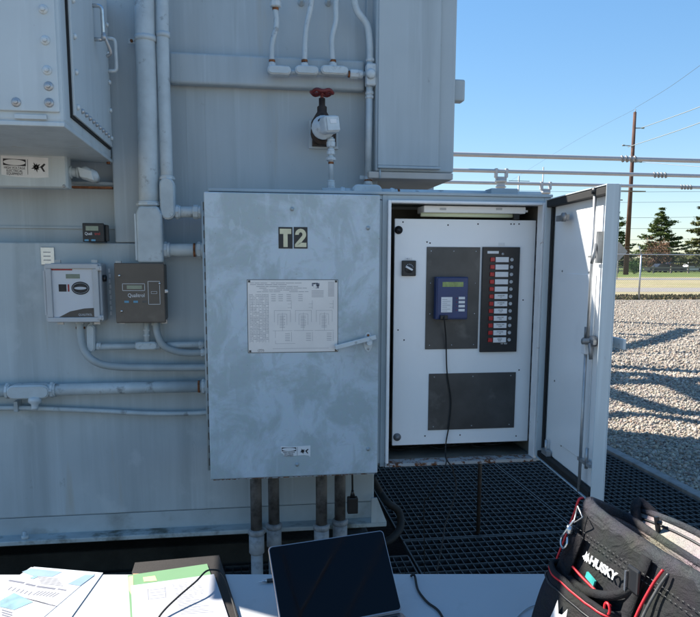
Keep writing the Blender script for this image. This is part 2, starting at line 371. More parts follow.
# loose stones on the gravel: visible near field as real chips
def stones(n, xr, yr, smin, smax, sub, keep):
    ico = bmesh.new(); bmesh.ops.create_icosphere(ico, subdivisions=sub, radius=1)
    bv = np.array([v.co[:] for v in ico.verts]); bf = np.array([[v.index for v in f.verts] for f in ico.faces]); ico.free()
    x = np.random.uniform(*xr, n); y = yr[0]+(yr[1]-yr[0])*np.random.uniform(0, 1, n)**1.25
    k = keep(x, y); x = x[k]; y = y[k]; n = len(x)
    sc = smin+(smax-smin)*np.random.uniform(0, 1, n)**1.8
    j = 1+np.random.uniform(-.38, .34, (n, len(bv), 1))
    el = np.random.uniform(.55, 1.15, (n, 1, 3)); v = bv[None]*j*el*sc[:, None, None]
    a = np.random.uniform(0, 2*pi, n); b = np.random.uniform(-.6, .6, n)
    c_, s_ = np.cos(b)[:, None], np.sin(b)[:, None]
    v = np.stack([v[..., 0]*c_-v[..., 2]*s_, v[..., 1], v[..., 0]*s_+v[..., 2]*c_], -1)
    c_, s_ = np.cos(a)[:, None], np.sin(a)[:, None]
    v = np.stack([v[..., 0]*c_-v[..., 1]*s_, v[..., 0]*s_+v[..., 1]*c_, v[..., 2]], -1)
    v[..., 0] += x[:, None]; v[..., 1] += y[:, None]; v[..., 2] += (sc*np.random.uniform(.05, .5, n))[:, None]
    f = bf[None]+(np.arange(n)*len(bv))[:, None, None]
    return v.reshape(-1, 3), f.reshape(-1, 3)
va, fa = stones(52000, (2.95, 8), (3.3, 9.0), .006, .021, 1, lambda x, y: (x > 2.95) & (x < .62*y+1.2) & (x > .36*y+.4))
vb, fb = stones(70000, (3.5, 19), (8.2, 26), .010, .032, 1, lambda x, y: (x < .66*y+1) & (x > .40*y))
vv = np.concatenate([va, vb]); ff = np.concatenate([fa, fb+len(va)])
me = bpy.data.meshes.new('loose_stones'); me.vertices.add(len(vv)); me.vertices.foreach_set('co', vv.ravel())
me.loops.add(len(ff)*3); me.loops.foreach_set('vertex_index', ff.ravel()); me.polygons.add(len(ff))
me.polygons.foreach_set('loop_start', np.arange(len(ff))*3); me.update(calc_edges=True); me.validate(); me.materials.append(m_stone)
o = bpy.data.objects.new('loose_stones', me); COL.objects.link(o)
tag(o, 'pale crushed stones covering the yard between grating and fence', 'gravel', kind='stuff')

# ------------------------------------------------------------------ steel gratings
XS = [-3.19, -2.03, -1.08, -.13, .82, 1.84, 2.84]; YS = [-.78, .9, 1.9, 3.558, 5.3, 7.0, 8.18]
GL = {}
names_x = ['far left', 'left', 'left centre', 'centre', 'right of the seam', 'beside the gravel kerb']
def grate(x0, x1, y0, y1, label):
    x0 += .008; x1 -= .012; y0 += .008; y1 -= .012
    mb = MB(); n = max(2, round((x1-x0)/.040))
    for i in range(n+1):
        x = x0+(x1-x0)*i/n; w = .0022 if 0 < i < n else .004
        mb.box(x-w, x+w, y0, y1, -.032, 0)
    m = max(2, round((y1-y0)/.066))
    for j in range(m+1):
        y = y0+(y1-y0)*j/m; w = .003 if 0 < j < m else .005
        mb.box(x0, x1, y-w, y+w, -.020 if 0 < j < m else -.034, .001)
    o = build('steel_grating', mb, m_grate, origin=(x0, y0, 0))
    tag(o, label, 'grating', 'steel walkway gratings over the sump')
for i in range(6):
    for j in range(6):
        x0, x1, y0, y1 = XS[i], XS[i+1], YS[j], YS[j+1]
        if x1 <= .83 and y0 > 3.4: continue          # the pad and tank stand there
        if x1 <= .83 and j == 2: y1 = 3.37
        row = {0: 'nearest row, under the viewer', 1: 'under the white table', 2: 'row before the transformer', 3: 'row just behind the long seam',
               4: 'second row past the seam', 5: 'farthest row'}[j]
        grate(x0, x1, y0, y1, 'steel grating, %s, %s' % (row, ('leftmost column', 'second column from left', 'third column from left', 'column below the T2 door', 'column below the open cabinet', 'column along the gravel kerb')[i]))

# ------------------------------------------------------------------ transformer
YL, YU = 3.02, 3.12       # lower casing face and upper tank face
T = thing('power_transformer', 'huge grey painted power transformer carrying the cabinets and conduits', 'transformer', (-.9, 3.4, 0))
TOPZ = 2.86
lx1 = .56
x_c0, x_c1, z_led, _ = R4(108, 100, 142, 243, YL)
led = 1.574
mb = MB().box(-3.0, lx1, YU, 5.9, .33, TOPZ); build('tank_wall', mb, m_wall, T, .01)
mb = MB().box(-3.0, lx1+.004, YL, YU-.003, .42, led); build('lower_casing', mb, m_wall_low, T, .006)
xa = P(114, 215, YL).x; xb = P(143, 100, YL).x
build('upright_stiffener', MB().box(xa, xb, YL+.002, YU-.003, led+.002, TOPZ-.01), m_wall, T, .006)
# bottom flange, weathered strip
build('base_flange', MB().box(-3.0, lx1+.05, YL-.07, YL+.3, .325, .345), mat('stained_flange_paint', (.40, .45, .46), .6, 0, .15, 9, .3, spots=((.10, .11, .09), .52, .66, 7)), T, .004)
build('lower_skirt', MB().box(-3.0, lx1+.002, YL+.001, YL+.06, .345, .419), mat('stained_skirt_paint', (.40, .455, .475), .6, 0, .12, 6, .2, spots=((.25, .27, .26), .54, .72, 5)), T)
mb = []
for x in (.1-.03, -.9, -1.9): mb.append(MB().lathe((x-.03, YL-.045, .345), (0, 0, 1), [(.016, 0), (.016, .014), (.009, .014), (.009, .03)], 6))
pieces('flange_bolt', mb, m_wall_low, T)
# small gusset at the right foot
build('corner_gusset', MB().prism([(lx1-.02, YL-.07, .346), (lx1+.05, YL-.07, .346), (lx1+.006, YL-.07, .46), (lx1-.02, YL-.07, .46)], (0, .01, 0)), m_wall_low, T)
x0, x1, z0, z1 = R4(169, 56, 365, 87, YU-.05)
build('horizontal_channel', MB().box(x0, x1, YU-.055, YU-.002, z0, z1), m_wall, T, .012, seg=3)
build('corner_post', MB().box(P(365, 60, YU).x+.0, P(375, 60, YU).x+.01, YU-.03, YU+.05, led+.01, TOPZ-.01), m_wall, T, .004)
# shelf recess detail: back plate line
x0 = P(0, 215, YU).x
build('recess_angle', MB().box(-2.6, xa-.01, YU-.012, YU-.002, led+.06, led+.068).box(-2.6, xa-.003, YU-.07, YU-.002, P(60, 186, YU).z-.0, P(60, 186, YU).z+.012), m_wall, T)
build('rust_edge', MB().box(P(72, 186, YL).x, P(112, 186, YL).x, YL-.004, YL+.03, P(90, 187, YL).z-.005, P(90, 187, YL).z+.003), m_rust, T)
# radiator chamber on the right (upper box)
UX0, UX1 = P(376, 90, 3.0).x, .897
UZ = 1.853
build('upper_chamber', MB().box(UX0, UX1, 3.0, 3.75, UZ+.03, TOPZ), m_wall, T, .008)
build('chamber_sill', MB().box(UX0-.03, UX1-.004, 2.992, 3.72, UZ-.0, UZ+.028), mat('bounce_lit_underside', (.55, .50, .45), .7, 0, .1, 6, .1), T, .004)  # beige of the sill stands for sunlight bounced up from the gravel
px0, px1, pz0, pz1 = R4(377, -20, 440, 166, 2.99)
build('chamber_panel', MB().box(px0+.006, px1, 2.985, 2.998, pz0, TOPZ-.1).box(px0+.006, px1+.01, 2.978, 2.998, pz0-.012, pz0-.001), m_wall, T, .003)
c = P(459, 91, 3.05); build('side_lug', MB().box(c.x-.03, c.x+.022, 3.03, 3.09, c.z-.045, c.z+.045), m_wall, T, .008)
c = P(380, 176, 2.99); build('drain_pin', MB().cyl((c.x, c.y, c.z-.01), (c.x, c.y, c.z+.03), .004), m_wall, T)
# weld seams
mb = []
for px in (186, 205):
    a = P(px, 100, YU-.0); mb.append(MB().box(a.x-.001, a.x+.001, YU-.0012, YU, led+.02, P(px, 87, YU).z))
pieces('weld_seam', mb, m_wall, T)
# rear cooling radiators, hidden by the tank but shading the yard
for i in range(14):
    y = 4.6+i*.17; xr = min(1.75, .27*y)
    build('radiator_fin', MB().box(.66, xr, y, y+.045, .9, min(3.25, 1.5+.335*y)), m_wall, T)
build('radiator_header', MB().tube([(.55, 4.7, 2.55), (.63, 4.7, 2.55), (.63, 6.95, 2.55)], .06), m_wall, T)
build('radiator_header', MB().tube([(.55, 4.7, 1.2), (.63, 4.7, 1.2), (.63, 6.95, 1.2)], .06), m_wall, T)

# terminal chamber at upper left
BX, BY, BZ, BXL = -.523, 2.25, 1.897, -1.12
B = thing('terminal_chamber', 'big pale grey terminal box with bolted covers, jutting out at upper left', 'terminal box', (-1.0, 2.7, BZ))
build('chamber_body', MB().box(BXL, BX, BY, YL-.005, BZ, 2.52), m_box, B, .02, seg=3)
mb = MB().box(BXL, BX+.002, BY-.006, YL-.005, BZ-.004, BZ+.010)
build('bottom_flange', mb, m_box, B, .003)
# front cover
cx, cz = P(57, 60, BY-.01).x, P(30, 111, BY-.01).z
build('front_cover', MB().box(BXL+.05, cx, BY-.010, BY-.001, cz, 2.5), m_box, B, .003)
for (px, py) in ((43, 9), (45, 40), (47, 70), (48.5, 86), (49, 102.5), (16, 102)):
    q = P(px, py, BY-.012)
    b = build('bolt', MB().lathe(q, (0, -1, 0), [(.0135, -.003), (.0135, .0), (.010, .003)], 16).lathe(q, (0, -1, 0), [(.007, .003), (.007, .009), (.005, .010)], 6), m_fit if py < 80 else m_steel, B)
q = P(30, 116, BY-.01); build('hinge_tab', MB().box(q.x-.045, q.x+.045, BY-.008, BY-.001, q.z-.008, q.z+.006), m_box, B, .002)
# side cover on the right flank
sx = BX+.012
def SP(px, py):                     # sight line meets the flank plane X
    d = ray(px, py); return V((0, 0, EYE))+d*((BX+.01)/d.x)
a, b_, c = SP(73.5, 100), SP(111, 145), SP(76, 107)
ya, yb = 2.34, 2.96
zc = 1.945
build('side_cover_gasket', MB().box(BX, BX+.006, ya-.008, yb+.006, zc-.008, 2.5), m_rubber, B)
build('side_cover', MB().box(BX+.006, BX+.014, ya, yb, zc, 2.5), m_box, B, .002)
nb = 0
for k in range(5):
    z = zc+.03+k*.105
    for y in (ya+.03, yb-.03):
        build('bolt', MB().lathe((BX+.014, y, z), (1, 0, 0), [(.009, 0), (.009, .004), (.006, .009)], 8), m_fit, B)
for k in range(9):
    y = ya+.09+k*.055
    build('bolt', MB().lathe((BX+.014, y, zc+.03), (1, 0, 0), [(.008, 0), (.008, .004), (.006, .009)], 8), m_steel, B)
HA, HA0, HA1 = SP(92, 20).y, SP(92, 37).z, SP(90, 3).z; HB2, HB0, HB1 = SP(106, 50).y, SP(106, 69).z, SP(106, 39).z
for (y0, z0_, z1_) in ((HA, HA0, HA1), (HB2, HB0, HB1)):
    pts = fillet([(BX+.012, y0, z1_), (BX+.045, y0, z1_), (BX+.045, y0+.01, z0_), (BX+.012, y0+.01, z0_)], .015)
    h = build('handle', MB().tube(pts, .007, 10), m_fit if y0 > HA+.1 else m_bright, B)
build('padlock_hook', MB().tube(spline([V((BX+.045, HA, HA0+.02)), V((BX+.055, HA, HA0-.005)), V((BX+.065, HA+.02, HA0-.04)), V((BX+.05, HA+.03, HA0-.05))]), .006, 8).lathe((BX+.04, HA, HA0+.005), (1, 0, 0), [(.012, 0), (.012, .015)], 10), m_steel, B)
build('flange_bolt', MB().lathe((BX-.01, YL-.03, BZ-.004), (0, 0, -1), [(.008, 0), (.008, .008)], 6), m_rust, B)

# small junction box under it
YJ = 2.86
x0, x1, z0, z1 = R4(-60, 144, 67, 187, YJ)
J = thing('junction_box', 'wide shallow grey junction box with a worn warning label, tucked under the big terminal box', 'junction box', (x0+.2, YJ+.1, z0))
build('box_body', MB().box(x0, x1-.002, YJ+.008, YJ+.075, z0, z1).box(x0+.04, x1-.06, YJ+.075, YU-.012, z0+.03, z1-.02), m_box, J, .008)
build('box_cover', MB().box(x0, x1-.006, YJ, YJ+.0075, z0+.004, z1-.004), m_box, J, .003)
for (px, py) in ((61, 147), (64, 186)):
    q = P(px, py, YJ); build('screw', MB().lathe(q, (0, -1, 0), [(.006, 0), (.005, .003)], 10), m_steel, J)
def warning_label(parent, cpx, cpy, w, h, Y, tilt=0, torn=False):
    q = P(cpx, cpy, Y); Tm = Matrix.Translation((q.x, Y, q.z)) @ Matrix.Rotation(tilt, 4, 'Y')
    if torn:
        pl = [(-w/2, 0, h/2), (-w*.1, 0, h*.42), (w*.08, 0, h*.46), (w/2, 0, h/2), (w/2, 0, -h/2), (w*.43, 0, -h*.38), (w*.30, 0, -h*.33), (w*.02, 0, -h*.36), (-w*.2, 0, -h*.40), (-w*.36, 0, -h*.44), (-w*.41, 0, -h*.2), (-w*.48, 0, -h*.12)]
    else:
        pl = [(-w/2, 0, h/2), (w/2, 0, h/2), (w/2, 0, -h*.44), (w*.25, 0, -h/2), (-w*.2, 0, -h/2), (-w/2, 0, -h*.42)]
    lb = build('warning_label', MB(Tm).prism(pl, (0, -.0012, 0)), m_label, parent)
    e = MB(Tm)
    # black header with pale worn oval
    x0_, x1_, zt, zb = -w*.46, w*.02, h*.36, h*.04
    e.box(x0_, x1_, -.0018, -.0012, zb, zt)
    build('header_block', e, m_ink2, lb)
    ov = [(((x0_+x1_)/2)+(x1_-x0_)/2*.97*cos(t), -.0018, (zt+zb)/2+(zt-zb)/2*.86*sin(t)) for t in [k*2*pi/24 for k in range(24)]]
    ov = [(p[0], p[1], max(zb+.001, min(zt-.001, p[2]))) for p in ov]
    build('header_oval', MB(Tm).prism(ov[::-1], (0, -.0006, 0)), m_label, lb)
    t = MB(Tm); s_ = h*.17
    for k, w_ in enumerate(('HIGH VOLTAGE', 'ELECTRICAL', 'EQUIPMENT')):
        t.text(w_, ((x0_+x1_)/2, -.0013, -h*.12-k*h*.145), (1, 0, 0), (0, 0, 1), s_, sx=.82, align='CENTER')
    t.box(w*.055, w*.063, -.0018, -.0012, -h*.36, h*.38)
    # shock symbol: splayed burst and running figure
    bx, bz = w*.24, h*.02
    for k in range(9):
        a = k*2*pi/9; r = h*(.26 if k % 2 else .19)
        t.prism([(bx+r*cos(a), -.0018, bz+r*sin(a)), (bx+h*.07*cos(a+1.3), -.0018, bz+h*.07*sin(a+1.3)), (bx+h*.07*cos(a-1.3), -.0018, bz+h*.07*sin(a-1.3))], (0, .0005, 0))
    t.prism([(bx+w*.08, -.0018, bz+h*.02), (bx+w*.17, -.0018, bz+h*.2), (bx+w*.20, -.0018, bz+h*.15), (bx+w*.14, -.0018, bz), (bx+w*.19, -.0018, bz-h*.2), (bx+w*.15, -.0018, bz-h*.2), (bx+w*.11, -.0018, bz-h*.06)], (0, .0005, 0))
    build('lettering', t, m_ink2, lb)
warning_label(J, 25, 167, .168, .076, YJ, .03)
# conduit stub with elbow to its right
E_ = thing('conduit_elbow', 'short dented elbow fitting between the shallow junction box and the recess', 'pipe elbow', P(85, 172, YJ+.15))
a, b_, c = P(69, 172, YJ+.05), P(80, 172.5, YJ+.05), P(93, 176, YJ+.055)
build('nipple', MB().cyl(a-V((.02, 0, 0)), b_, .017).lathe(a, (1, 0, 0), [(.024, .0), (.024, .012)], 8).lathe(b_-V((.012, 0, 0)), (1, 0, 0), [(.021, .0), (.021, .010)], 12), m_pipe, E_)
build('elbow_body', MB().tube([b_, b_+V((.016, 0, 0)), c, c+V((.0, .05, -.005))], [.018, .026, .024, .018], 12), m_fit, E_)
build('elbow_cap', MB().obox(b_*.45+c*.55-V((0, .024, 0)), (c-b_)*.55, (0, .004, 0), (-.004, 0, .019)), m_fit, E_, .004)

# ------------------------------------------------------------------ conduit runs
def coupling(parent, p, ax, r, w=.018, m=None, name='coupling'):
    ax = V(ax).normalized(); p = V(p)
    o = build(name, MB().lathe(p-ax*w/2, ax, [(r*1.12, -.001), (r*1.30, .002), (r*1.30, w*.62), (r*1.18, w*.70)], 8).lathe(p+ax*w*.15, ax, [(r*1.16, 0), (r*1.16, w*.38), (r*1.04, w*.42)], 16), m or m_fit, parent)
    o.data.polygons.foreach_set('use_smooth', [False]*24+[p_.use_smooth for p_ in o.data.polygons][24:]); return o
def cbody(parent, p, ax, ln, w, dep=.045):
    """oval conduit outlet body with a cover plate facing the viewer; p centre, ax long direction in the X-Z plane"""
    ax = V(ax).normalized(); sd = V((0, 1, 0)).cross(ax)
    def oval(L_, W_, y):
        r = W_; out = []
        for k in range(9): a = -pi/2+pi*k/8; out.append(V(p)+ax*(L_-r+r*cos(a))+sd*(r*sin(a))+V((0, y, 0)))
        for k in range(9): a = pi/2+pi*k/8; out.append(V(p)+ax*(-(L_-r)+r*cos(a))+sd*(r*sin(a))+V((0, y, 0)))
        return out
    b = build('conduit_body', MB().prism(oval(ln/2, w/2, dep/2), (0, -dep, 0)), m_fit, parent, .005, seg=3)
    build('cover_plate', MB().prism(oval(ln/2-.005, w/2-.004, -dep/2-.0005), (0, -.005, 0)), m_pipe, b, .002)
    return b
def rustring(parent, p, ax, r): return build('rusted_thread', MB().lathe(V(p)-V(ax).normalized()*.004, ax, [(r*1.03, 0), (r*1.03, .009)], 14), m_rust, parent)
def clamp(parent, p, r, side=-1):
    b = MB().lathe(V(p)-V((0, 0, .01)), (0, 0, 1), [(r*1.1, 0), (r*1.1, .02)], 16)
    b.box(p.x+side*r, p.x+side*(r+.03), p.y+r-.006, p.y+r, p.z-.01, p.z+.01)
    o = build('strap_clamp', b, m_pipe, parent)
    build('clamp_bolt', MB().lathe((p.x+side*(r+.018), p.y+r-.006, p.z), (0, -1, 0), [(.006, 0), (.006, .008)], 6), m_rust, o)

YB = 2.94
# 1 big vertical pipe
C = thing('large_conduit', 'thickest grey vertical conduit with a deep boxy elbow fitting, left of the T2 door', 'conduit', P(149, 262, YB))
r = .039
pts = [P(144, -60, YB), P(145, 30, YB), P(147, 90, YB), P(149, 205, YB)]
build('pipe', MB().tube(spline(pts, 6), r, 20), m_pipe, C)
clamp(C, P(145.5, 39, YB), r, -1)
x0, x1, z0, z1 = R4(137, 206, 163, 263, YB-.03)
zm = z1-.03
build('elbow_body', MB().prism([(x0+.012, 0+YB-.045, z1), (x1-.016, YB-.045, z1), (x1, YB-.045, z1-.03), (x1, YB-.045, z0), (x0, YB-.045, z0), (x0, YB-.045, z1-.03)], (0, .075, 0)), m_pipe, C, .01, seg=3)
build('elbow_cover', MB().box(x0-.008, x0-.0005, YB-.035, YB+.02, z0+.01, z1-.03), m_fit, C, .002)
coupling(C, P(149, 204, YB), (0, 0, 1), r, .016)
a, b_ = P(163, 250, YB), P(203, 250, YB)
build('side_pipe', MB().cyl(a, b_+V((.03, 0, 0)), .026), m_pipe, C)
coupling(C, P(166, 250, YB), (1, 0, 0), .026, .03); coupling(C, P(200, 250, YB), (1, 0, 0), .026, .02); rustring(C, P(194.5, 250, YB), (1, 0, 0), .027)
# 2 second vertical
r = .0245; C = thing('slim_conduit', 'slimmer grey vertical conduit bending right through an oval fitting beside the thickest one', 'conduit', P(169, 220, YB))
build('pipe', MB().tube(spline([P(162, -60, YB), P(162.5, 30, YB), P(164, 90, YB), P(167, 180, YB)], 6), r, 18), m_pipe, C)
clamp(C, P(163, 35, YB), r, -1); coupling(C, P(167, 178, YB), (0, 0, 1), r, .014)
cbody(C, P(168, 199, YB), (.0, 0, 1), .165, .058, .06)
build('side_pipe', MB().cyl(P(172, 212, YB), P(205, 212, YB), .022), m_pipe, C)
coupling(C, P(178, 212, YB), (1, 0, 0), .022, .02); coupling(C, P(197, 212, YB), (1, 0, 0), .022, .03)
# 3 thin tubing behind
C = tag(build('capillary_tube', MB().tube(spline([P(153, -60, 2.99), P(155, 60, 2.99), P(157, 130, 2.99), P(156, 215, 2.99)]), .010, 8), m_pipe, origin=P(156, 215, 2.99)), 'thin grey tube squeezed between the two vertical conduits', 'tube')
# 4 big horizontal y=390
YC = 2.955; r = .0245
C = thing('lower_main_conduit', 'thick grey horizontal conduit low on the casing with an oval fitting near the left edge', 'conduit', P(100, 392, YC))
build('pipe', MB().tube([P(-60, 392, YC), P(12, 391, YC)], r, 18), m_pipe, C)
build('pipe', MB().tube([P(48, 390, YC), P(212, 386, YC)], r, 18), m_pipe, C)
cbody(C, P(30, 391, YC), (1, 0, -.0), .165, .056, .06)
coupling(C, P(8, 391, YC), (1, 0, 0), r, .016); coupling(C, P(53, 390, YC), (1, 0, 0), r, .02); coupling(C, P(204, 386.5, YC), (1, 0, 0), r, .016); rustring(C, P(199, 386.5, YC), (1, 0, 0), r*1.03)
q = P(35, 397, YC-.02)
build('drain_plug', MB().lathe(q, (0, -.25, -1), [(.012, 0), (.026, .006), (.026, .022), (.014, .03), (.014, .045), (.011, .052)], 12), m_fit, C)
# 5 thin horizontal
C = thing('thin_conduit', 'thin pale grey tube sagging below the thick low conduit', 'conduit', P(100, 412, 2.985))
build('pipe', MB().tube(spline([P(-60, 410, 2.985), P(10, 408, 2.985), P(50, 409, 2.985), P(100, 411, 2.985), P(150, 413.5, 2.985), P(190, 413.5, 2.985), P(214, 412, 2.985)], 6), .0105, 10), m_pipe, C)
q = P(17, 408, 2.98); build('tube_clip', MB().box(q.x-.008, q.x+.008, q.y-.016, YL-.001, q.z-.014, q.z+.03), m_pipe2, C, .002)
# 6 row of conduits from the two monitors
YM = 2.965
C = thing('upper_branch_conduit', 'grey branch conduit with two oval fittings just below the pale monitor and the brown enclosure', 'conduit', P(140, 347, YM))
build('pipe', MB().tube([P(92, 320, YM), P(92, 334, YM)], .012, 12), m_pipe, C)
cbody(C, P(91.5, 338, YM), (0.05, 0, 1), .115, .036, .04)
build('pipe', MB().tube([P(93, 347, YM), P(140, 346, YM)], .0135, 12), m_pipe, C)
cbody(C, P(147, 345.5, YM), (1, 0, 0), .092, .034, .04)
build('pipe', MB().tube([P(155, 345.5, YM), P(212, 344, YM)], .0135, 12), m_pipe, C)
build('pipe', MB().tube([P(147, 343, YM), P(147, 318, YM)], .012, 12), m_pipe, C)
for px in (99, 138, 158, 201): coupling(C, P(px, 346-(px-99)*.012, YM), (1, 0, 0), .0135, .016)
for py in (330, 335): coupling(C, P(147, py, YM), (0, 0, 1), .012, .008)
coupling(C, P(91.5, 325, YM), (0, 0, 1), .012, .012)
C = thing('flexible_conduit', 'grey flexible conduit curving from under the pale monitor to the T2 cabinet', 'conduit', P(83, 325, YM))
build('hose', MB().tube(spline([P(80.5, 318, YM-.01), P(80.5, 332, YM-.02), P(84, 350, YM-.03), P(96, 362, YM-.03), P(115, 366.5, YM-.01), P(150, 367.5, YM), P(213, 367.5, YM)], 8), .0155, 12), m_pipe2, C)
rustring(C, P(80.5, 328, YM-.012), (0, 0, 1), .018); coupling(C, P(80.5, 323, YM-.01), (0, 0, 1), .015, .01)
C = thing('short_flexible_conduit', 'short grey flexible conduit curving from the brown enclosure to the T2 cabinet', 'conduit', P(156, 325, YM))
build('hose', MB().tube(spline([P(156, 318, YM-.01), P(157, 332, YM-.025), P(163, 345, YM-.03), P(175, 351, YM-.02), P(190, 353, YM-.005), P(213, 352, YM)], 8), .0145, 12), m_pipe2, C)
coupling(C, P(156, 324, YM-.01), (0, 0, 1), .0145, .01); coupling(C, P(203, 352.5, YM-.0), (1, 0, 0), .0145, .016)
# 7 upper manifold
YR = 3.03; r = .0135
C = thing('conduit_manifold', 'row of four small grey conduits dropping into oval fittings along the horizontal channel', 'conduit', P(330, 72, YR))
for i, (cpx, w_, tp) in enumerate(((279, .098, [(274, -20), (275, 5), (276.5, 25), (272, 45), (272, 66)]), (306.5, .098, [(313, -20), (311, 5), (306, 30), (304.5, 62)]), (334, .115, [(338, -20), (336, 5), (336, 20), (332, 40), (333, 66)]))):
    build('pipe', MB().tube(spline([P(x, y, YR) for x, y in tp], 6), .0115, 12), m_pipe, C)
    cbody(C, P(cpx, 71, YR-.01), (1, 0, 0), w_, .036, .042)
    q = P(tp[-1][0], 65, YR); coupling(C, q, (0, 0, 1), .0135, .014); rustring(C, P(tp[-1][0], 61, YR), (0, 0, 1), .0125)
coupling(C, P(275.5, 3, YR), (0, 0, 1), .018, .03); rustring(C, P(275.5, 9, YR), (0, 0, 1), .0125)
build('pipe', MB().cyl(P(268, 71.5, YR), P(368, 74, YR), .010), m_pipe, C)
rustring(C, P(349, 74, YR), (1, 0, 0), .0135); coupling(C, P(356, 74, YR), (1, 0, 0), .015, .05)
C = thing('right_riser_conduit', 'grey conduit running down the seam right of the handwheel valve to the cabinet roof', 'conduit', P(369, 185, YR))
build('pipe', MB().tube(spline([P(352, -20, YR), P(356, 8, YR), P(367, 25, YR), P(370, 45, YR), P(370, 62, YR)], 6), .0145, 14), m_pipe, C)
build('pipe', MB().cyl(P(370, 62, YR), P(368, 187, YR), .0145, n=14), m_pipe, C)
q = P(370.5, 77, YR-.0)
build('outlet_fitting', MB().box(q.x-.022, q.x+.022, YR-.03, YR+.02, q.z-.04, q.z+.05), m_fit, C, .008)
build('outlet_hub', MB().lathe(P(370.5, 74, YR-.03), (0, -1, 0), [(.020, 0), (.020, .012), (.012, .018)], 14), m_pipe, C)
for py in (60, 93, 97, 178, 183): coupling(C, P(370.3-(py-60)*.017, py, YR), (0, 0, 1), .0145, .012)
rustring(C, P(369.8, 97.5, YR), (0, 0, 1), .0155); rustring(C, P(368.3, 180, YR), (0, 0, 1), .0155)
q = P(363, 177, YR); build('strap', MB().box(q.x-.012, q.x+.03, YR+.012, YR+.018, q.z-.008, q.z+.008), m_pipe, C)
for (px, py) in ((301, 3), (328, 3)):
    q = P(px, py, YU)
    tag(build('wall_stud', MB().lathe(q, (0, -1, 0), [(.014, 0), (.014, .006), (.007, .008), (.007, .035), (.004, .036)], 10), m_wall, origin=q), 'small threaded stud on the tank wall between the %s dropping conduits' % ('first and second' if px == 301 else 'second and third'), 'stud', 'studs near the top of the tank wall')

# ------------------------------------------------------------------ valve
q = P(325, 134, YU)
Vv = thing('handwheel_valve', 'small red handwheel valve with a dark body on a square wall flange', 'valve', q)
x0, x1, z0, z1 = R4(309, 121, 338, 149, YU-.006)
build('wall_flange', MB().box(x0, x1, YU-.014, YU, z0, z1), m_box, Vv, .002)
cx_, cz_ = (x0+x1)/2, (z0+z1)/2
yv = 2.98
build('valve_body', MB().box(x0+.012, x1-.012, YU-.04, YU-.0145, z0+.008, z1-.012).lathe((cx_-.01, YU-.04, cz_), (0, -1, 0), [(.05, 0), (.05, .018), (.032, .02), (.032, .09)], 18), m_brass, Vv, .002)
sx_ = P(322, 110, yv).x
zb_ = P(322, 122, yv).z; zt_ = P(322, 97, yv).z
build('bonnet', MB().lathe((sx_, yv, zb_-.02), (0, 0, 1), [(.045, 0), (.045, .02), (.03, .045), (.02, .06), (.02, .08), (.013, .085), (.013, zt_-zb_+.015)], 14), m_brass, Vv)
build('stem', MB().cyl((sx_, yv, zt_-.02), (sx_, yv, zt_+.03), .007), m_redpaint, Vv)
hw = MB(); zc_ = zt_+.018; R_ = .044
hw.tube([(sx_+R_*cos(t), yv+R_*sin(t), zc_+.0035*sin(5*t)) for t in [k*2*pi/40 for k in range(40)]], .0075, 8, closed=True)
for k in range(5):
    a = k*2*pi/5+.4; hw.tube([(sx_+.008*cos(a), yv+.008*sin(a), zc_-.004), (sx_+R_*cos(a), yv+R_*sin(a), zc_)], .005, 6)
hw.lathe((sx_, yv, zc_-.012), (0, 0, 1), [(.012, 0), (.012, .018)], 10)
build('handwheel', hw, m_redpaint, Vv)
# sensor head with vertical conduit
q = P(329, 125, 2.92)
Sn = thing('valve_sensor', 'boxy grey sensor head in front of the red handwheel valve, on its own conduit', 'sensor', q)
build('flange_disc', MB().lathe((q.x-.02, 2.955, q.z-.005), (0, -1, 0), [(.048, 0), (.048, .012), (.030, .014), (.030, .02)], 18), m_fit, Sn)
Th = Matrix.Translation(q) @ Matrix.Rotation(-.12, 4, 'Y') @ Matrix.Rotation(.35, 4, 'Z')
build('sensor_head', MB(Th).box(-.032, .036, -.03, .025, -.034, .034), m_fit, Sn, .012, seg=3)
build('head_cover', MB(Th).box(-.026, .030, -.036, -.0305, -.028, .028), m_fit, Sn, .004)
build('nameplate', MB(Th).box(-.012, .016, -.0375, -.0365, 0, .016), m_label, Sn)
build('conduit', MB().tube([P(331, 137, 2.95), P(331, 188, 2.95)], .010, 12), m_pipe, Sn)
for py, w_, rr in ((143, .03, .014), (152, .02, .013), (159, .012, .017), (183, .02, .013), (188, .02, .015)): coupling(Sn, P(331, py, 2.95), (0, 0, 1), rr, w_)
rustring(Sn, P(331, 163, 2.95), (0, 0, 1), .011)
# run on cabinet roof
YT = 2.85; ZR = 1.765
C = thing('roof_conduit', 'low grey conduit with oval fittings lying along the roof of the cabinet', 'conduit', (.6, YT, ZR))
xs_ = [P(p_, 191, YT).x for p_ in (322, 340, 352, 380, 500, 552)]
zr = P(350, 191.5, YT).z
build('pipe', MB().cyl((xs_[0], YT, zr), (xs_[5]-.05, YT, zr), .0135), m_pipe, C)
cbody(C, V(((xs_[2]+xs_[3])/2+.0, YT-.01, zr+.004)), (1, 0, 0), .12, .044, .045)
coupling(C, (xs_[1]+.01, YT, zr), (1, 0, 0), .014, .016); coupling(C, (xs_[3]+.05, YT, zr), (1, 0, 0), .014, .016); rustring(C, (xs_[3]+.075, YT, zr), (1, 0, 0), .0145)
x0 = P(487, 190, YT).x; x1 = P(514, 190, YT).x
z_ = P(500, 190, YT).z
b = build('roof_fitting', MB().box(x0, x1, YT-.05, YT+.03, z_-.05, z_+.002), m_frame, C, .004)

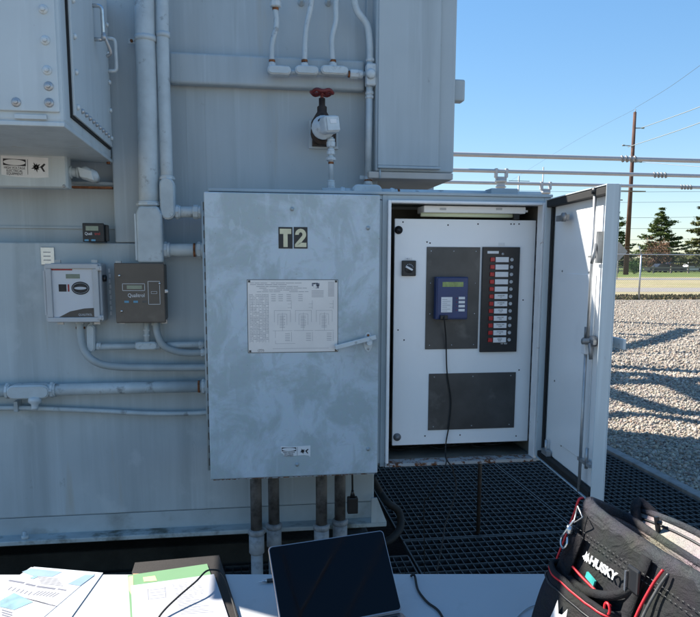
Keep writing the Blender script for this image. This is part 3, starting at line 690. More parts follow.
# ------------------------------------------------------------------ instruments on the casing
# pale monitor with window
YI = 2.87
x0, x1, z0, z1 = R4(46, 263, 100, 323, YI)
I = thing('window_monitor', 'pale grey wall monitor with a clear window door and oval badge', 'monitor', (x0, YI+.05, z0))
build('enclosure', MB().box(x0+.012, x1+.004, YI+.022, YL-.02, z0, z1), m_meter, I, .008)
fr = MB(); t_ = .022
fr.box(x0, x1-.004, YI, YI+.022, z0+.003, z0+t_).box(x0, x1-.004, YI, YI+.022, z1-t_, z1-.003).box(x0, x0+t_, YI, YI+.022, z0+t_, z1-t_).box(x1-.004-t_, x1-.004, YI, YI+.022, z0+t_, z1-t_)
d_ = build('door_frame', fr, m_meter, I, .003)
build('window', MB().box(x0+t_-.001, x1-.003-t_, YI+.006, YI+.009, z0+t_-.001, z1-t_+.001), m_glass, d_)
wi0, wi1, zi0, zi1 = x0+t_, x1-.004-t_, z0+t_, z1-t_
fp = build('faceplate', MB().box(wi0, wi1, YI+.012, YI+.018, zi0, zi1), m_meterw, I)
W_, H_ = wi1-wi0, zi1-zi0
build('lcd', MB().box(wi0+W_*.34, wi0+W_*.68, YI+.010, YI+.0115, zi0+H_*.80, zi0+H_*.89), m_lcd, fp)
ell = [(wi0+W_*.68+W_*.22*cos(t), YI+.0115, zi0+H_*.60+H_*.135*sin(t)) for t in [k*2*pi/28 for k in range(28)]]
build('badge', MB().prism(ell[::-1], (0, -.001, 0)), m_black, fp)
ell = [(wi0+W_*.68+W_*.15*cos(t), YI+.0103, zi0+H_*.60+H_*.030*sin(t)) for t in [k*2*pi/28 for k in range(28)]]
build('badge_centre', MB().prism(ell[::-1], (0, -.0005, 0)), m_label, fp)
mb = MB().box(wi0+W_*.15, wi0+W_*.34, YI+.0112, YI+.0118, zi0+H_*.53, zi0+H_*.68)
build('keypad', mb, m_black, fp)
ring_ = [(wi0+W_*.68+W_*.19*cos(t), YI+.0100, zi0+H_*.60+H_*.105*sin(t)) for t in [k*2*pi/28 for k in range(28)]]
build('badge_ring', MB().tube(ring_, .0006, 5, closed=True), m_label, fp)
build('key_strip', MB().box(wi0+W_*.37, wi0+W_*.41, YI+.0112, YI+.0118, zi0+H_*.53, zi0+H_*.68), m_red, fp)
build('top_band', MB().box(wi0, wi0+W_*.5, YI+.0112, YI+.0118, zi0+H_*.965, zi0+H_*.995), m_red, fp)
sw = [(wi0+W_*.12, YI+.0118, zi0), (wi1-.001, YI+.0118, zi0), (wi1-.001, YI+.0118, zi0+H_*.19), (wi0+W_*.75, YI+.0118, zi0+H_*.18), (wi0+W_*.4, YI+.0118, zi0+H_*.12)]
build('dark_swoosh', MB().prism(sw, (0, -.0006, 0)), m_brown, fp)
build('lettering', MB().text('QUALITROL', (wi0+W_*.60, YI+.011, zi0+H_*.03), (1, 0, 0), (0, 0, 1), .012, sx=.8), m_label, fp)
for zz in (z0+.02, z1-.02):
    build('latch', MB().box(x1-.012, x1+.010, YI-.003, YI+.02, zz-.009, zz+.009).lathe((x1-.001, YI-.003, zz), (0, -1, 0), [(.006, 0), (.006, .003)], 10), m_meter, I, .002)
    build('latch', MB().box(x0-.004, x0+.006, YI+.004, YI+.024, zz-.012, zz+.012), m_meter, I, .002)
build('hinge', MB().box(x0-.009, x0-.001, YI+.004, YI+.02, z0+.03, z1-.03), m_meter, I, .002)
build('side_knob', MB().lathe((x1+.004, YI+.05, z1-.06), (1, 0, 0), [(.014, 0), (.014, .012), (.009, .014)], 12), m_black, I)
mb = []
for xx in (x0+.03, x1-.03):
    for zz in (z0-.012, z1): mb.append(MB().box(xx-.012, xx+.012, YI+.07, YI+.08, zz, zz+.012))
pieces('mounting_foot', mb, m_steel, I)
# brown enclosure
YI2 = 2.88
x0, x1, z0, z1 = R4(115, 263, 165, 323, YI2)
I = thing('brown_enclosure', 'dark brown metal instrument box with small display and outlined keypad', 'instrument box', (x0, YI2+.05, z0))
build('enclosure', MB().box(x0+.004, x1-.004, YI2+.012, YL-.015, z0+.006, z1-.004), m_brown, I, .006)
fd = build('door', MB().box(x0, x1, YI2, YI2+.0115, z0, z1), m_brown, I, .004)
W_, H_ = x1-x0, z1-z0; y = YI2
def fr_(mb, a, b_, c, d, t=.0016): # outline on the door
    X0_, X1_, Z0_, Z1_ = x0+W_*a, x0+W_*b_, z0+H_*c, z0+H_*d
    for q in ((X0_, X1_, Z0_, Z0_+t), (X0_, X1_, Z1_-t, Z1_), (X0_, X0_+t, Z0_, Z1_), (X1_-t, X1_, Z0_, Z1_)): mb.box(q[0], q[1], y-.0009, y-.0002, q[2], q[3])
mb = MB(); fr_(mb, .15, .60, .54, .66); fr_(mb, .66, .90, .31, .70); fr_(mb, .72, .84, .49, .53, .001); build('outline', mb, m_label, fd)
build('lcd', MB().box(x0+W_*.24, x0+W_*.54, y-.001, y-.0003, z0+H_*.57, z0+H_*.63), m_lcd, fd)
build('lettering', MB().text('Qualitrol', (x0+W_*.25, y-.0003, z0+H_*.435), (1, 0, 0), (0, 0, 1), .021, sx=.85), m_label, fd)
for k in range(3): build('button', MB().box(x0+W_*(.18+.18*k), x0+W_*(.27+.18*k), y-.0012, y-.0003, z0+H_*.34, z0+H_*.375), m_cyan if k < 2 else m_plate, fd)
for (u, w) in ((.10, .79), (.12, .20), (.90, .66)): build('door_screw', MB().lathe((x0+W_*u, y, z0+H_*w), (0, -1, 0), [(.0055, 0), (.004, .003)], 10), m_bright, fd)
build('latch', MB().box(x1-.002, x1+.012, y+.002, y+.016, z0+H_*.50, z0+H_*.56).lathe((x1+.008, y+.002, z0+H_*.53), (0, -1, 0), [(.006, 0), (.006, .006)], 10), m_steel, I, .001)
mb = []
for (u, w) in ((.02, 1), (.9, 1), (.05, 0), (.92, 0)): mb.append(MB().box(x0+W_*u-.008, x0+W_*u+.014, YI2+.06, YI2+.075, z0+H_*w-.008, z0+H_*w+.008))
pieces('mounting_foot', mb, m_steel, I)
mb = MB()
xk = P(113, 290, YL).x
for k in range(9): mb.obox((xk-.012+.002*(k % 2), YL-.0008, z0+.03+k*.022), (.0035, 0, 0), (0, .0006, 0), (0, 0, .008))
build('sealant_smear', mb, m_label, I)
# little display on the ledge
YD = 2.96
x0, x1, z0, z1 = R4(82.5, 223, 104, 243, YD); z0 = led+.002
I = thing('panel_display', 'tiny black digital display standing on the casing ledge', 'display', (x0, YD, z0))
build('case', MB().box(x0+.004, x1-.004, YD+.008, YD+.09, z0, z1-.002).box(x1, x1+.014, YD+.02, YD+.035, z0+.004, z1-.006), m_black, I, .003)
bz = build('bezel', MB().box(x0, x1, YD, YD+.0078, z0, z1), m_black, I, .003)
W_, H_ = x1-x0, z1-z0
build('lcd', MB().box(x0+W_*.16, x0+W_*.74, YD-.001, YD-.0002, z0+H_*.60, z0+H_*.84), m_lcd, bz)
build('lettering', MB().text('Quali', (x0+W_*.10, YD-.0002, z0+H_*.37), (1, 0, 0), (0, 0, 1), .016, sx=.82, bold=.0002), m_label, bz)
build('red_lettering', MB().text('trol', (x0+W_*.56, YD-.0002, z0+H_*.37), (1, 0, 0), (0, 0, 1), .016, sx=.9, bold=.0002), m_red, bz)
for k in (0, 1): build('button', MB().box(x0+W_*(.08+.32*k), x0+W_*(.27+.32*k), YD-.001, YD-.0002, z0+H_*.04, z0+H_*.14), m_cyan, bz)
# tag
x0, x1, z0, z1 = R4(40.5, 247, 54, 265, YL-.01)
I = thing('metal_tag', 'small bright metal tag above the left corner of the pale monitor', 'tag', (x0, YL, z0))
build('tag_plate', MB().box(x0, x1, YL-.006, YL-.001, z0, z1), m_bright, I, .002)
mb = MB()
for k in range(3): mb.box(x0+.01, x1-.014, YL-.0068, YL-.0062, z0+.018+k*.016, z0+.021+k*.016)
build('stamping', mb, m_ink, I)

# ------------------------------------------------------------------ control cabinet
YF = 2.65                      # frame face
YD_ = 2.60                     # closed door face
K = thing('control_cabinet', 'grey two door control cabinet marked T2 with its right door swung wide open', 'control cabinet', (.5, 2.8, .70))
KX0, KX1, KZ0, KZ1 = -.138, 1.188, .695, 1.752
wall_t = .018; ox0, ox1, oz0, oz1 = .548, 1.148, .712, 1.722
KB = 2.985
mb = MB()
mb.box(KX0, KX1, KB-.012, KB, KZ0, KZ1).box(KX0, KX0+wall_t, YF, KB-.012, KZ0, KZ1).box(KX1-wall_t, KX1, YF, KB-.012, KZ0, KZ1)
mb.box(KX0+wall_t, KX1-wall_t, YF, KB-.012, KZ1-wall_t, KZ1).box(KX0+wall_t, KX1-wall_t, YF+.02, KB-.012, KZ0, KZ0+.012)
build('cabinet_shell', mb, m_frame, K, .003)
build('left_compartment', MB().box(KX0+.02, ox0-.03, YF, YF+.02, KZ0+.014, KZ1-.02), m_frame, K)
build('roof_cap', MB().box(KX0+.01, KX1+.004, YF-.012, KB, KZ1+.0005, KZ1+.012), m_frame, K, .003)
# face frame of the right compartment
fx0, fx1, fz0, fz1 = P(381, 330, YF).x-.0, KX1, KZ0, KZ1
mb = MB(); y0_, y1_ = YF-.004, YF+.012
mb.box(fx0, ox0-.012, y0_, y1_-.013, fz0, fz1-.0).box(ox1+.012, fx1, y0_, y1_-.013, fz0, fz1).box(ox0-.012, ox1+.012, y0_, y1_-.013, oz1+.01, fz1)
build('face_frame', mb, m_frame, K, .002)
mb = MB(); t_ = .012
mb.box(ox0-.012, ox0, YF-.022, YF+.03, oz0, oz1+.01).box(ox1, ox1+.012, YF-.022, YF+.03, oz0, oz1+.01).box(ox0, ox1, YF-.022, YF+.03, oz1, oz1+.01)
build('door_lip', mb, m_whitelip, K, .002)
build('rusty_bottom_lip', MB().box(ox0-.014, ox1+.014, YF-.024, YF+.04, oz0-.014, oz0-.0005).box(KX0+.05, ox0-.05, YF-.03, YF+.05, KZ0-.006, KZ0-.001), m_rustlip, K, .002)
mb = MB()
mb.box(ox0-.03, ox0-.013, YF+.03, KB-.02, KZ0+.02, KZ1-.03).box(ox1+.013, ox1+.02, YF+.03, KB-.02, KZ0+.02, KZ1-.03).box(ox0-.013, ox1+.013, KB-.02, KB-.013, KZ0+.02, KZ1-.03).box(ox0-.013, ox1+.013, YF+.04, KB-.02, KZ0+.013, KZ0+.018)
build('interior_lining', mb, m_dark, K)
# bottom wiring
mb = []
for k in range(9):
    x_ = ox0+.03+k*.06; mb.append(MB().tube(spline([(x_, 2.80, oz0+.02), (x_+.05, 2.78, oz0+.012+.01*(k % 3)), (x_+.12, 2.83, oz0+.02)], 5), .004, 6))
pieces('loose_wire', mb, m_rubber, K)
# inner swing panel
YN = 2.71
ix0, ix1 = P(393.5, 330, YN).x, P(532, 330, YN).x
iz0, iz1 = P(470, 443, YN).z, P(470, 219.5, YN).z
N = build('inner_panel', MB().box(ix0, ix1, YN, YN+.012, iz0, iz1).box(ix1-.014, ix1, YN+.012, YN+.06, iz0, iz1), m_white, K, .002)
build('panel_hinge', MB().box(ix1+.002, ix1+.010, YN-.004, YN+.01, iz0+.01, iz1-.01), m_hinge, N)
mb = []
for k in range(16): mb.append(MB().box(ix1+.001, ix1+.0115, YN-.0055, YN-.0035, iz0+.03+k*(iz1-iz0)/16.5, iz0+.055+k*(iz1-iz0)/16.5))
pieces('hinge_knuckle', mb, m_black, N)
for (px, py) in ((398.5, 230), (397, 437)):
    q = P(px, py, YN); build('panel_lock', MB().lathe(q, (0, -1, 0), [(.016, 0), (.016, .004), (.009, .006), (.009, .012)], 16), m_black if py < 300 else m_hinge, N)
mb = []
for (px, py) in ((403, 222), (430, 243), (478, 224), (448, 225), (514, 224), (519, 224), (511, 224), (427, 242), (519, 370), (425, 436), (460, 435), (516, 436), (523, 300), (398, 330), (404, 340)):
    mb.append(MB().lathe(P(px, py, YN), (0, -1, 0), [(.003, 0), (.003, .001)], 8))
pieces('screw_hole', mb, m_ink2, N)
def panel(name, a, b_, c, d, m, Y=YN-.004, **k):
    X0_, X1_, Z0_, Z1_ = R4(a, b_, c, d, Y)
    return build(name, MB().box(X0_, X1_, Y, YN-.0004, Z0_, Z1_), m, K, **k), (X0_, X1_, Z0_, Z1_)
pl, r1 = panel('upper_blank_plate', 426, 247, 479, 349, m_plate, bev=.001)
mb = []
for u in (.08, .5, .92):
    for w in (.04, .96): mb.append(MB().lathe((r1[0]+(r1[1]-r1[0])*u, YN-.004, r1[2]+(r1[3]-r1[2])*w), (0, -1, 0), [(.003, 0), (.002, .0015)], 8))
for w in (.35, .65):
    for u in (.08, .92): mb.append(MB().lathe((r1[0]+(r1[1]-r1[0])*u, YN-.004, r1[2]+(r1[3]-r1[2])*w), (0, -1, 0), [(.003, 0), (.002, .0015)], 8))
pieces('screw', mb, m_bright, pl)
pl, r2 = panel('lower_blank_plate', 428.5, 373, 515, 429, m_plate, bev=.001)
mb = []
for u in (.06, .5, .94):
    for w in (.06, .94): mb.append(MB().lathe((r2[0]+(r2[1]-r2[0])*u, YN-.004, r2[2]+(r2[3]-r2[2])*w), (0, -1, 0), [(.003, 0), (.002, .0015)], 8))
pieces('screw', mb, m_steel, pl)
# annunciator
an, r3 = panel('annunciator', 481.5, 247, 518.5, 352, m_black, YN-.012, bev=.002)
YA = YN-.012
ANN = ['', '', '', '', '', ('GROUND BKR', 'OFF'), ('GAS PRESSURE', 'LOW'), ('OIL LEVEL', 'LOW'), ('LIQUID TEMP', 'HIGH'), ('WINDING TEMP', 'ALARM'), ('FAN POWER', 'OFF'), ('PRESSURE', 'RELIEF')]
W_, H_ = r3[1]-r3[0], r3[3]-r3[2]
for k in range(12):
    zc = r3[3]-H_*(.118+k*.0695)
    w = build('alarm_window', MB().box(r3[0]+W_*.34, r3[0]+W_*.69, YA-.004, YA-.0003, zc-H_*.024, zc+H_*.024), m_label, an, .0008)
    if ANN[k]:
        t = MB()
        for l, s_ in enumerate(ANN[k]): t.text(s_, (r3[0]+W_*.515, YA-.0042, zc+H_*(.004-.016*l)), (1, 0, 0), (0, 0, 1), .0062, sx=.75, align='CENTER', depth=.0003)
        build('lettering', t, m_ink2, w)
    build('red_lamp', MB().box(r3[0]+W_*.20, r3[0]+W_*.315, YA-.006, YA-.0003, zc-H_*.018, zc+H_*.020), m_red, an, .0015)
    build('test_jack', MB().lathe((r3[0]+W_*.78, YA, zc), (0, -1, 0), [(.007, -.001), (.007, .002), (.0045, .0021), (.0045, .001), (.002, .001)], 14), m_meter, an)
mb = MB().box(r3[0]+W_*.12, r3[0]+W_*.42, YA-.0012, YA-.0003, r3[3]-H_*.062, r3[3]-H_*.038)
build('name_strip', mb, m_label, an)
build('key_switch', MB().lathe((r3[0]+W_*.53, YA, r3[3]-H_*.066), (0, -1, 0), [(.006, 0), (.005, .004)], 12), m_steel, an)
build('footer_lettering', MB().text('TEST  RESET', (r3[0]+W_*.55, YA-.0003, r3[2]+H_*.075), (1, 0, 0), (0, 0, 1), .0075, sx=.7), m_label, an)
build('small_tag', MB().box(r3[0]+W_*.44, r3[0]+W_*.60, YN-.002, YN-.0003, r3[3]+.006, r3[3]+.017), m_label, N)
# gauge
x0, x1, z0, z1 = R4(402, 260.5, 416, 276, YN-.01)
ga = build('selector_gauge', MB().box(x0, x1, YN-.012, YN-.0004, z0, z1), m_black, K, .003)
cx_, cz_ = (x0+x1)/2, (z0+z1)/2
build('dial', MB().lathe((cx_, YN-.012, cz_), (0, -1, 0), [(.019, 0), (.019, .001)], 20), m_plate, ga)
build('pointer', MB().obox((cx_, YN-.0155, cz_), (.013, 0, -.007), (0, .002, 0), (.0018, 0, .003)), m_label, ga)
mb = []
for k in range(7):
    a = pi*(.1+.8*k/6); mb.append(MB().box(cx_+.016*cos(a)-.0012, cx_+.016*cos(a)+.0012, YN-.0136, YN-.0131, cz_+.016*sin(a)-.0012, cz_+.016*sin(a)+.0012))
pieces('dial_mark', mb, m_label, ga)
build('gauge_tag', MB().box(cx_-.014, cx_+.014, YN-.002, YN-.0003, z1+.003, z1+.011), m_label, N)
build('tag_lettering', MB().text('43-1', (cx_-.009, YN-.002, z1+.0045), (1, 0, 0), (0, 0, 1), .007, depth=.0003), m_ink2, N)
# handheld blue recorder fixed on the blank plate
YR_ = YN-.045
x0, x1, z0, z1 = R4(436.5, 277, 468, 319.5, YR_)
RB = thing('recorder', 'navy blue handheld recorder with green display on the dark plate inside the open cabinet', 'recorder', (x0, YR_, z0))
W_, H_ = x1-x0, z1-z0
build('case', MB().box(x0, x1, YR_+.004, YN-.005, z0, z1).box(x0+.004, x1-.001, YR_, YR_+.0038, z0+.004, z1-.003), m_blue, RB, .003)
build('display', MB().box(x0+W_*.18, x0+W_*.84, YR_-.001, YR_-.0002, z0+H_*.77, z0+H_*.885), m_lcd2, RB)
build('label', MB().box(x0+W_*.15, x0+W_*.50, YR_-.001, YR_-.0002, z0+H_*.17, z0+H_*.53), m_label, RB)
mb = MB()
for k in range(7): mb.box(x0+W_*.18, x0+W_*(.34+.1*(k % 2)), YR_-.0014, YR_-.0011, z0+H_*(.20+.045*k), z0+H_*(.207+.045*k))
build('label_print', mb, m_ink, RB)
for k in range(4):
    build('key', MB().box(x0+W_*.70, x0+W_*.90, YR_-.0018, YR_-.0002, z0+H_*(.19+.095*k), z0+H_*(.25+.095*k)), m_label, RB, .0006)
    build('indicator', MB().lathe((x0+W_*.64, YR_, z0+H_*(.22+.095*k)), (0, -1, 0), [(.0018, 0), (.0014, .0015)], 8), m_red, RB)
q = V((x0+W_*.22, YR_-.004, z0+H_*.06)); build('plug', MB().box(q.x-.014, q.x+.016, YR_-.016, YR_-.0003, q.z-.010, q.z+.008), m_black, RB, .003)
# fluorescent fixture
YQ = 2.69
x0, x1, z0, z1 = R4(424, 206, 526, 213, YQ)
Lf = build('light_fixture', MB().box(x0, x1, YQ, YQ+.11, z0, z1), m_white, K, .004)
build('lamp_tube', MB().cyl((x0-.005, YQ+.03, z0-.007), (x1-.03, YQ+.03, z0-.007), .008), m_lamp, Lf)
for px in (443, 499):
    q = P(px, 209, YQ); build('fixture_clip', MB().box(q.x-.012, q.x+.012, YQ-.004, YQ-.0003, q.z-.004, q.z+.004), m_meter, Lf, .001)
build('socket', MB().box(x1-.045, x1-.022, YQ+.01, YQ+.05, z0-.022, z0-.001), m_black, Lf)
build('mounting_screw', MB().box(x1, x1+.012, YQ+.01, YQ+.02, z1-.02, z1-.012), m_white, Lf)
# hinge column on frame
hx = P(549.5, 205, YF-.01).x-.004
mb = MB().cyl((hx, YF-.030, KZ0+.03), (hx, YF-.030, KZ1-.03), .006, n=10)
build('door_hinge', mb, m_bright, K)
mb = []
for k in range(20): mb.append(MB().cyl((hx, YF-.030, KZ0+.04+k*.05), (hx, YF-.030, KZ0+.062+k*.05), .0072, n=10))
pieces('hinge_barrel', mb, m_hinge, K)
# closed left door
dx0, dx1, dz0, dz1 = -.141, .4995, .684, 1.747
D = build('closed_door', MB().box(dx0, dx1, YD_, YF-.004, dz0, dz1), m_door, K, .005, seg=3)
build('door_edge_rust', MB().box(dx0+.01, dx1-.01, YD_+.002, YF-.006, dz0-.003, dz0-.0005), m_rustlip, D)
mb = MB().cyl((dx0-.006, YD_+.03, dz0+.03), (dx0-.006, YD_+.03, dz1-.03), .0055, n=10)
hg = build('piano_hinge', mb, m_frame, D)
mb = []
for k in range(20): mb.append(MB().box(dx0-.0050, dx0-.0012, YD_+.0195, YD_+.0235, dz0+.05+k*.05, dz0+.078+k*.05))
pieces('hinge_slot', mb, m_plate, hg)
for i, ch in enumerate('T2'):
    X0_, X1_, Z0_, Z1_ = R4((278.5, 293.8)[i], 227, (292.5, 307.5)[i], 248.5, YD_-.001)
    p_ = build('number_plate', MB().box(X0_, X1_, YD_-.0015, YD_-.0003, Z0_, Z1_), m_black, D)
    cx_ = (X0_+X1_)/2; hh = Z1_-Z0_; y_ = YD_-.0022
    if ch == 'T':
        t = MB().prism([(cx_+a*hh, y_, Z0_+b_*hh) for a, b_ in ((-.27, .92), (.27, .92), (.27, .68), (.10, .68), (.10, .07), (-.10, .07), (-.10, .68), (-.27, .68))][::-1], (0, .0006, 0))
    else:
        t = MB(); o_ = []; i_ = []
        for k in range(13):
            a = radians(185-k*18.5); o_.append((.26*cos(a), .655+.265*sin(a))); i_.append((.085*cos(a), .655+.10*sin(a)))
        for k in range(12):
            q = [o_[k], o_[k+1], i_[k+1], i_[k]]; t.prism([(cx_+a*hh, y_, Z0_+b_*hh) for a, b_ in q], (0, .0006, 0))
        q = [o_[12], (-.02, .28), (.27, .28), (.27, .07), (-.27, .07), (-.27, .22), i_[12]]
        q = [i_[12], o_[12], (.02, .27), (-.27, .07), (-.27, .20)]
        t.prism([(cx_+a*hh, y_, Z0_+b_*hh) for a, b_ in q], (0, .0006, 0))
        t.prism([(cx_+a*hh, y_, Z0_+b_*hh) for a, b_ in [(-.02, .27), (.27, .27), (.27, .07), (-.27, .07)]], (0, .0006, 0))
    build('lettering', t, m_gold, p_)
# schematic plaque
x0, x1, z0, z1 = R4(248, 280, 337.5, 352, YD_-.002)
Pq = build('schematic_plaque', MB().box(x0, x1, YD_-.0022, YD_-.0004, z0, z1), m_plaque, D, .0006)
W_, H_ = x1-x0, z1-z0; yq = YD_-.0022
e = MB()
def ln(a, b_, c, d, t=.0007):
    X0_, Z0_, X1_, Z1_ = x0+W_*a, z0+H_*(1-b_), x0+W_*c, z0+H_*(1-d)
    e.box(min(X0_, X1_)-t/2, max(X0_, X1_)+t/2, yq-.0003, yq-.00005, min(Z0_, Z1_)-t/2, max(Z0_, Z1_)+t/2)
rs = random.Random(3)
for r_ in range(6):                                   # heading lines of print
    a = .03
    while a < .66:
        l = rs.uniform(.02, .10); ln(a, .04+r_*.024, min(a+l, .67), .04+r_*.024, .0014) if rs.random() < .8 else None; a += l+.012
for r_ in range(30):                                  # table column
    for c_ in (.025, .06, .095, .13, .165, .20):
        if rs.random() < .85: ln(c_, .20+r_*.022, c_+rs.uniform(.012, .028), .20+r_*.022, .0012)
for c_ in (.018, .052, .088, .123, .158, .193, .225): ln(c_, .19, c_, .86)
for r_ in range(4):
    for c_ in (.26, .34, .43, .56): ln(c_, .20+r_*.028, c_+.045, .20+r_*.028, .0013)
for k in range(3):                                    # three winding diagrams
    c_ = .38+k*.235
    ln(c_-.09, .42, c_+.09, .42); ln(c_-.09, .42, c_-.09, .58); ln(c_+.09, .42, c_+.09, .58)
    ln(c_-.05, .47, c_+.05, .47); ln(c_-.05, .47, c_-.05, .62); ln(c_+.05, .47, c_+.05, .62); ln(c_, .45, c_, .70)
    for j in range(8): ln(c_-.03, .50+j*.022, c_+.03*rs.uniform(.4, 1), .50+j*.022, .0012)
    ln(c_+.10, .28, c_+.10, .40); ln(c_+.06, .38, c_+.10, .38); ln(c_+.06, .33, c_+.10, .33); ln(c_-.11, .70, c_+.11, .70)
    ln(c_+.10, .72, c_+.10, .85); 
    for j in range(5): ln(c_+.03, .74+j*.025, c_+.08, .74+j*.025, .0012)
ln(.30, .84, .30, .88); ln(.30, .88, .52, .88); ln(.30, .70, .30, .80); ln(.27, .95, .90, .95)
for k in range(7):                                    # vector diagram and title block
    a = k*.9; ln(.74+.03*cos(a), .07+.03*sin(a), .76+.035*cos(a+.7), .08+.04*sin(a+.9), .0014)
for r_ in range(11): ln(.895, .03+r_*.019, .96, .03+r_*.019, .0015)
for r_ in range(5): ln(.71, .15+r_*.02, .84, .15+r_*.02, .0013)
build('drawing_lines', e, m_ink, Pq)
build('lettering', MB().text('(ZD)', (x0+W_*.10, yq-.00005, z0+H_*.015), (1, 0, 0), (0, 0, 1), .012, depth=.0003), m_ink2, Pq)
for (u, w) in ((0, 0), (1, 0), (0, 1), (1, 1)):
    build('corner_screw', MB().box(x0+W_*u-.004+(.006 if u == 0 else -.006), x0+W_*u+.004+(.006 if u == 0 else -.006), yq-.0012, yq-.0001, z0+H_*w-.004+(.005 if w == 0 else -.005), z0+H_*w+.004+(.005 if w == 0 else -.005)), m_plate, Pq)
build('plaque_border', MB().box(x0-.002, x1+.002, YD_-.0012, YD_-.0002, z0-.002, z1+.002), m_plate, D)
for (px, py) in ((292, 209), (368, 228), (368, 449), (297, 464.5)):
    q = P(px, py, YD_); rr = .008
    bb = build('door_bolt', MB().lathe(q, (0, -1, 0), [(rr, 0), (rr, .002), (rr*.5, .003), (rr*.5, .005)], 14), m_frame, D)
warning_label(D, 295.5, 451.5, .114, .045, YD_-.0005, .02, torn=True)
# latch handle
q = P(368, 342, YD_)
hb = build('latch_plate', MB().prism([(q.x+.017*cos(t), YD_-.004, q.z+(.027 if sin(t) > 0 else .027)*sin(t)*1.4) for t in [k*2*pi/20 for k in range(20)]][::-1], (0, .0035, 0)), m_fit, D, .001)
for dz in (-.026, .026): build('plate_screw', MB().lathe((q.x, YD_-.004, q.z+dz), (0, -1, 0), [(.005, 0), (.004, .003)], 10), m_rust if dz > 0 else m_steel, hb)
a, b_ = P(376, 337, YD_-.03), P(336, 347.5, YD_-.03)
pts = [V((q.x, YD_-.03, q.z+.004)), a*.4+q*.6+V((0, -.03*.6, 0))]
h = MB().tube([(q.x, YD_-.004, q.z), (q.x, YD_-.036, q.z)], .011, 12)
d_ = (b_-a).normalized(); up_ = V((0, 1, 0)).cross(d_)
h.obox((a+b_)/2, (b_-a)/2, (0, .0035, 0), up_*.0085); h.obox(b_-d_*.001+V((0, .008, 0)), d_*.0035, (0, .012, 0), up_*.0085)
build('latch_handle', h, m_fit, hb, .002)

# open right door: local frame hinge->free edge along +x, inner face toward -y(local)
HX, HY = hx+.012, YF-.036
DW = .565; TH = radians(95)
ux = V((cos(TH), -sin(TH), 0)); uy = V((sin(TH), cos(TH), 0))   # uy points to the outside of the door
Td = Matrix((( ux.x, uy.x, 0, HX), (ux.y, uy.y, 0, HY), (0, 0, 1, 0), (0, 0, 0, 1)))
OZ0, OZ1 = .722, 1.742
O = thing('cabinet_door', 'open right hand cabinet door, white inside with latch rods, seen nearly edge on', 'cabinet door', (HX, HY, OZ0))
# it swings on the cabinet's hinge: a part of the cabinet
bpy.data.objects.remove(O)
O = build('open_door', MB(Td).box(0, DW, .004, .008, OZ0, OZ1).box(0, .004, -.035, .004, OZ0, OZ1).box(DW-.004, DW, -.038, .004, OZ0, OZ1).box(.004, DW-.004, -.035, .004, OZ1-.004, OZ1).box(.004, DW-.004, -.035, .004, OZ0, OZ0+.004), m_box, K, .002)
build('inner_skin', MB(Td).box(.030, DW-.030, -.004, .0035, OZ0+.03, OZ1-.03), m_white, O)
build('door_lip', MB(Td).box(DW-.036, DW-.006, -.020, -.008, OZ0+.006, OZ1-.006), m_white, O, .003)
build('gasket', MB(Td).box(.006, DW-.006, -.032, -.004, OZ1-.030, OZ1-.005).box(.006, .022, -.014, -.004, OZ0+.03, OZ1-.03).box(.006, DW-.04, -.030, -.004, OZ0+.005, OZ0+.028), m_rubber, O, .003)
build('stiffener_panel', MB(Td).box(.18, DW-.12, -.008, -.0045, OZ0+.10, OZ1-.28), m_white, O, .002)
rx = DW-.105
build('latch_rod', MB(Td).cyl((rx, -.030, OZ1-.008), (rx, -.030, 1.245), .0055, n=10), m_steel, O)
build('latch_rod', MB(Td).cyl((rx-.012, -.030, 1.215), (rx-.012, -.030, OZ0+.0), .0055, n=10), m_steel, O)
build('rod_block', MB(Td).box(rx-.030, rx+.002, -.040, -.018, 1.200, 1.235), m_label, O, .003)
build('rod_guide', MB(Td).box(rx-.03, rx+.07, -.034, -.020, OZ0+.11, OZ0+.122).cyl((rx+.04, -.03, OZ0+.10), (rx+.04, -.03, OZ0+.17), .006), m_steel, O)
build('rod_guide', MB(Td).lathe((rx, -.030, OZ1-.022), (0, 0, 1), [(.012, 0), (.012, .02)], 10), m_black, O)
build('cam_lock', MB(Td).lathe((rx+.010, -.008, 1.245), (0, -1, 0), [(.018, 0), (.018, .02), (.010, .022), (.010, .045)], 14).box(rx-.04, rx+.05, -.032, -.022, 1.238, 1.252).cyl((rx-.02, -.03, 1.25), (rx-.02, -.03, 1.29), .005).cyl((rx+.03, -.035, 1.24), (rx+.045, -.035, 1.19), .006), m_hinge, O)
build('door_stay', MB(Td).box(.12, .22, -.034, -.020, 1.652, 1.672).lathe((.215, -.034, 1.662), (0, -1, 0), [(.016, 0), (.016, .012)], 12), m_hinge, O)
build('hook_bracket', MB(Td).box(rx+.035, rx+.052, -.034, -.006, 1.50, 1.60).box(rx-.02, rx+.04, -.036, -.030, 1.518, 1.524).tube([(rx+.04, -.036, 1.56), (rx+.06, -.05, 1.52), (rx+.05, -.05, 1.50)], .006, 8), m_hinge, O)
build('corner_latch', MB(Td).box(.05, .11, -.028, -.010, OZ0+.03, OZ0+.05).cyl((.08, -.02, OZ0+.03), (.08, -.02, OZ0+.09), .006), m_steel, O)
build('outside_handle', MB(Td).lathe((rx+.03, .008, 1.245), (0, 1, 0), [(.022, 0), (.022, .012), (.012, .014), (.012, .04)], 14).box(rx-.01, rx+.11, .040, .050, 1.228, 1.262), m_fit, O, .003)
mb = []
for (u, z) in ((.13, 1.47), (.38, 1.47), (.10, 1.05), (.40, .98), (.2, .82)): mb.append(MB(Td).lathe((u, -.0045, z), (0, -1, 0), [(.004, 0), (.003, .002)], 8))
pieces('rivet', mb, m_hinge, O)

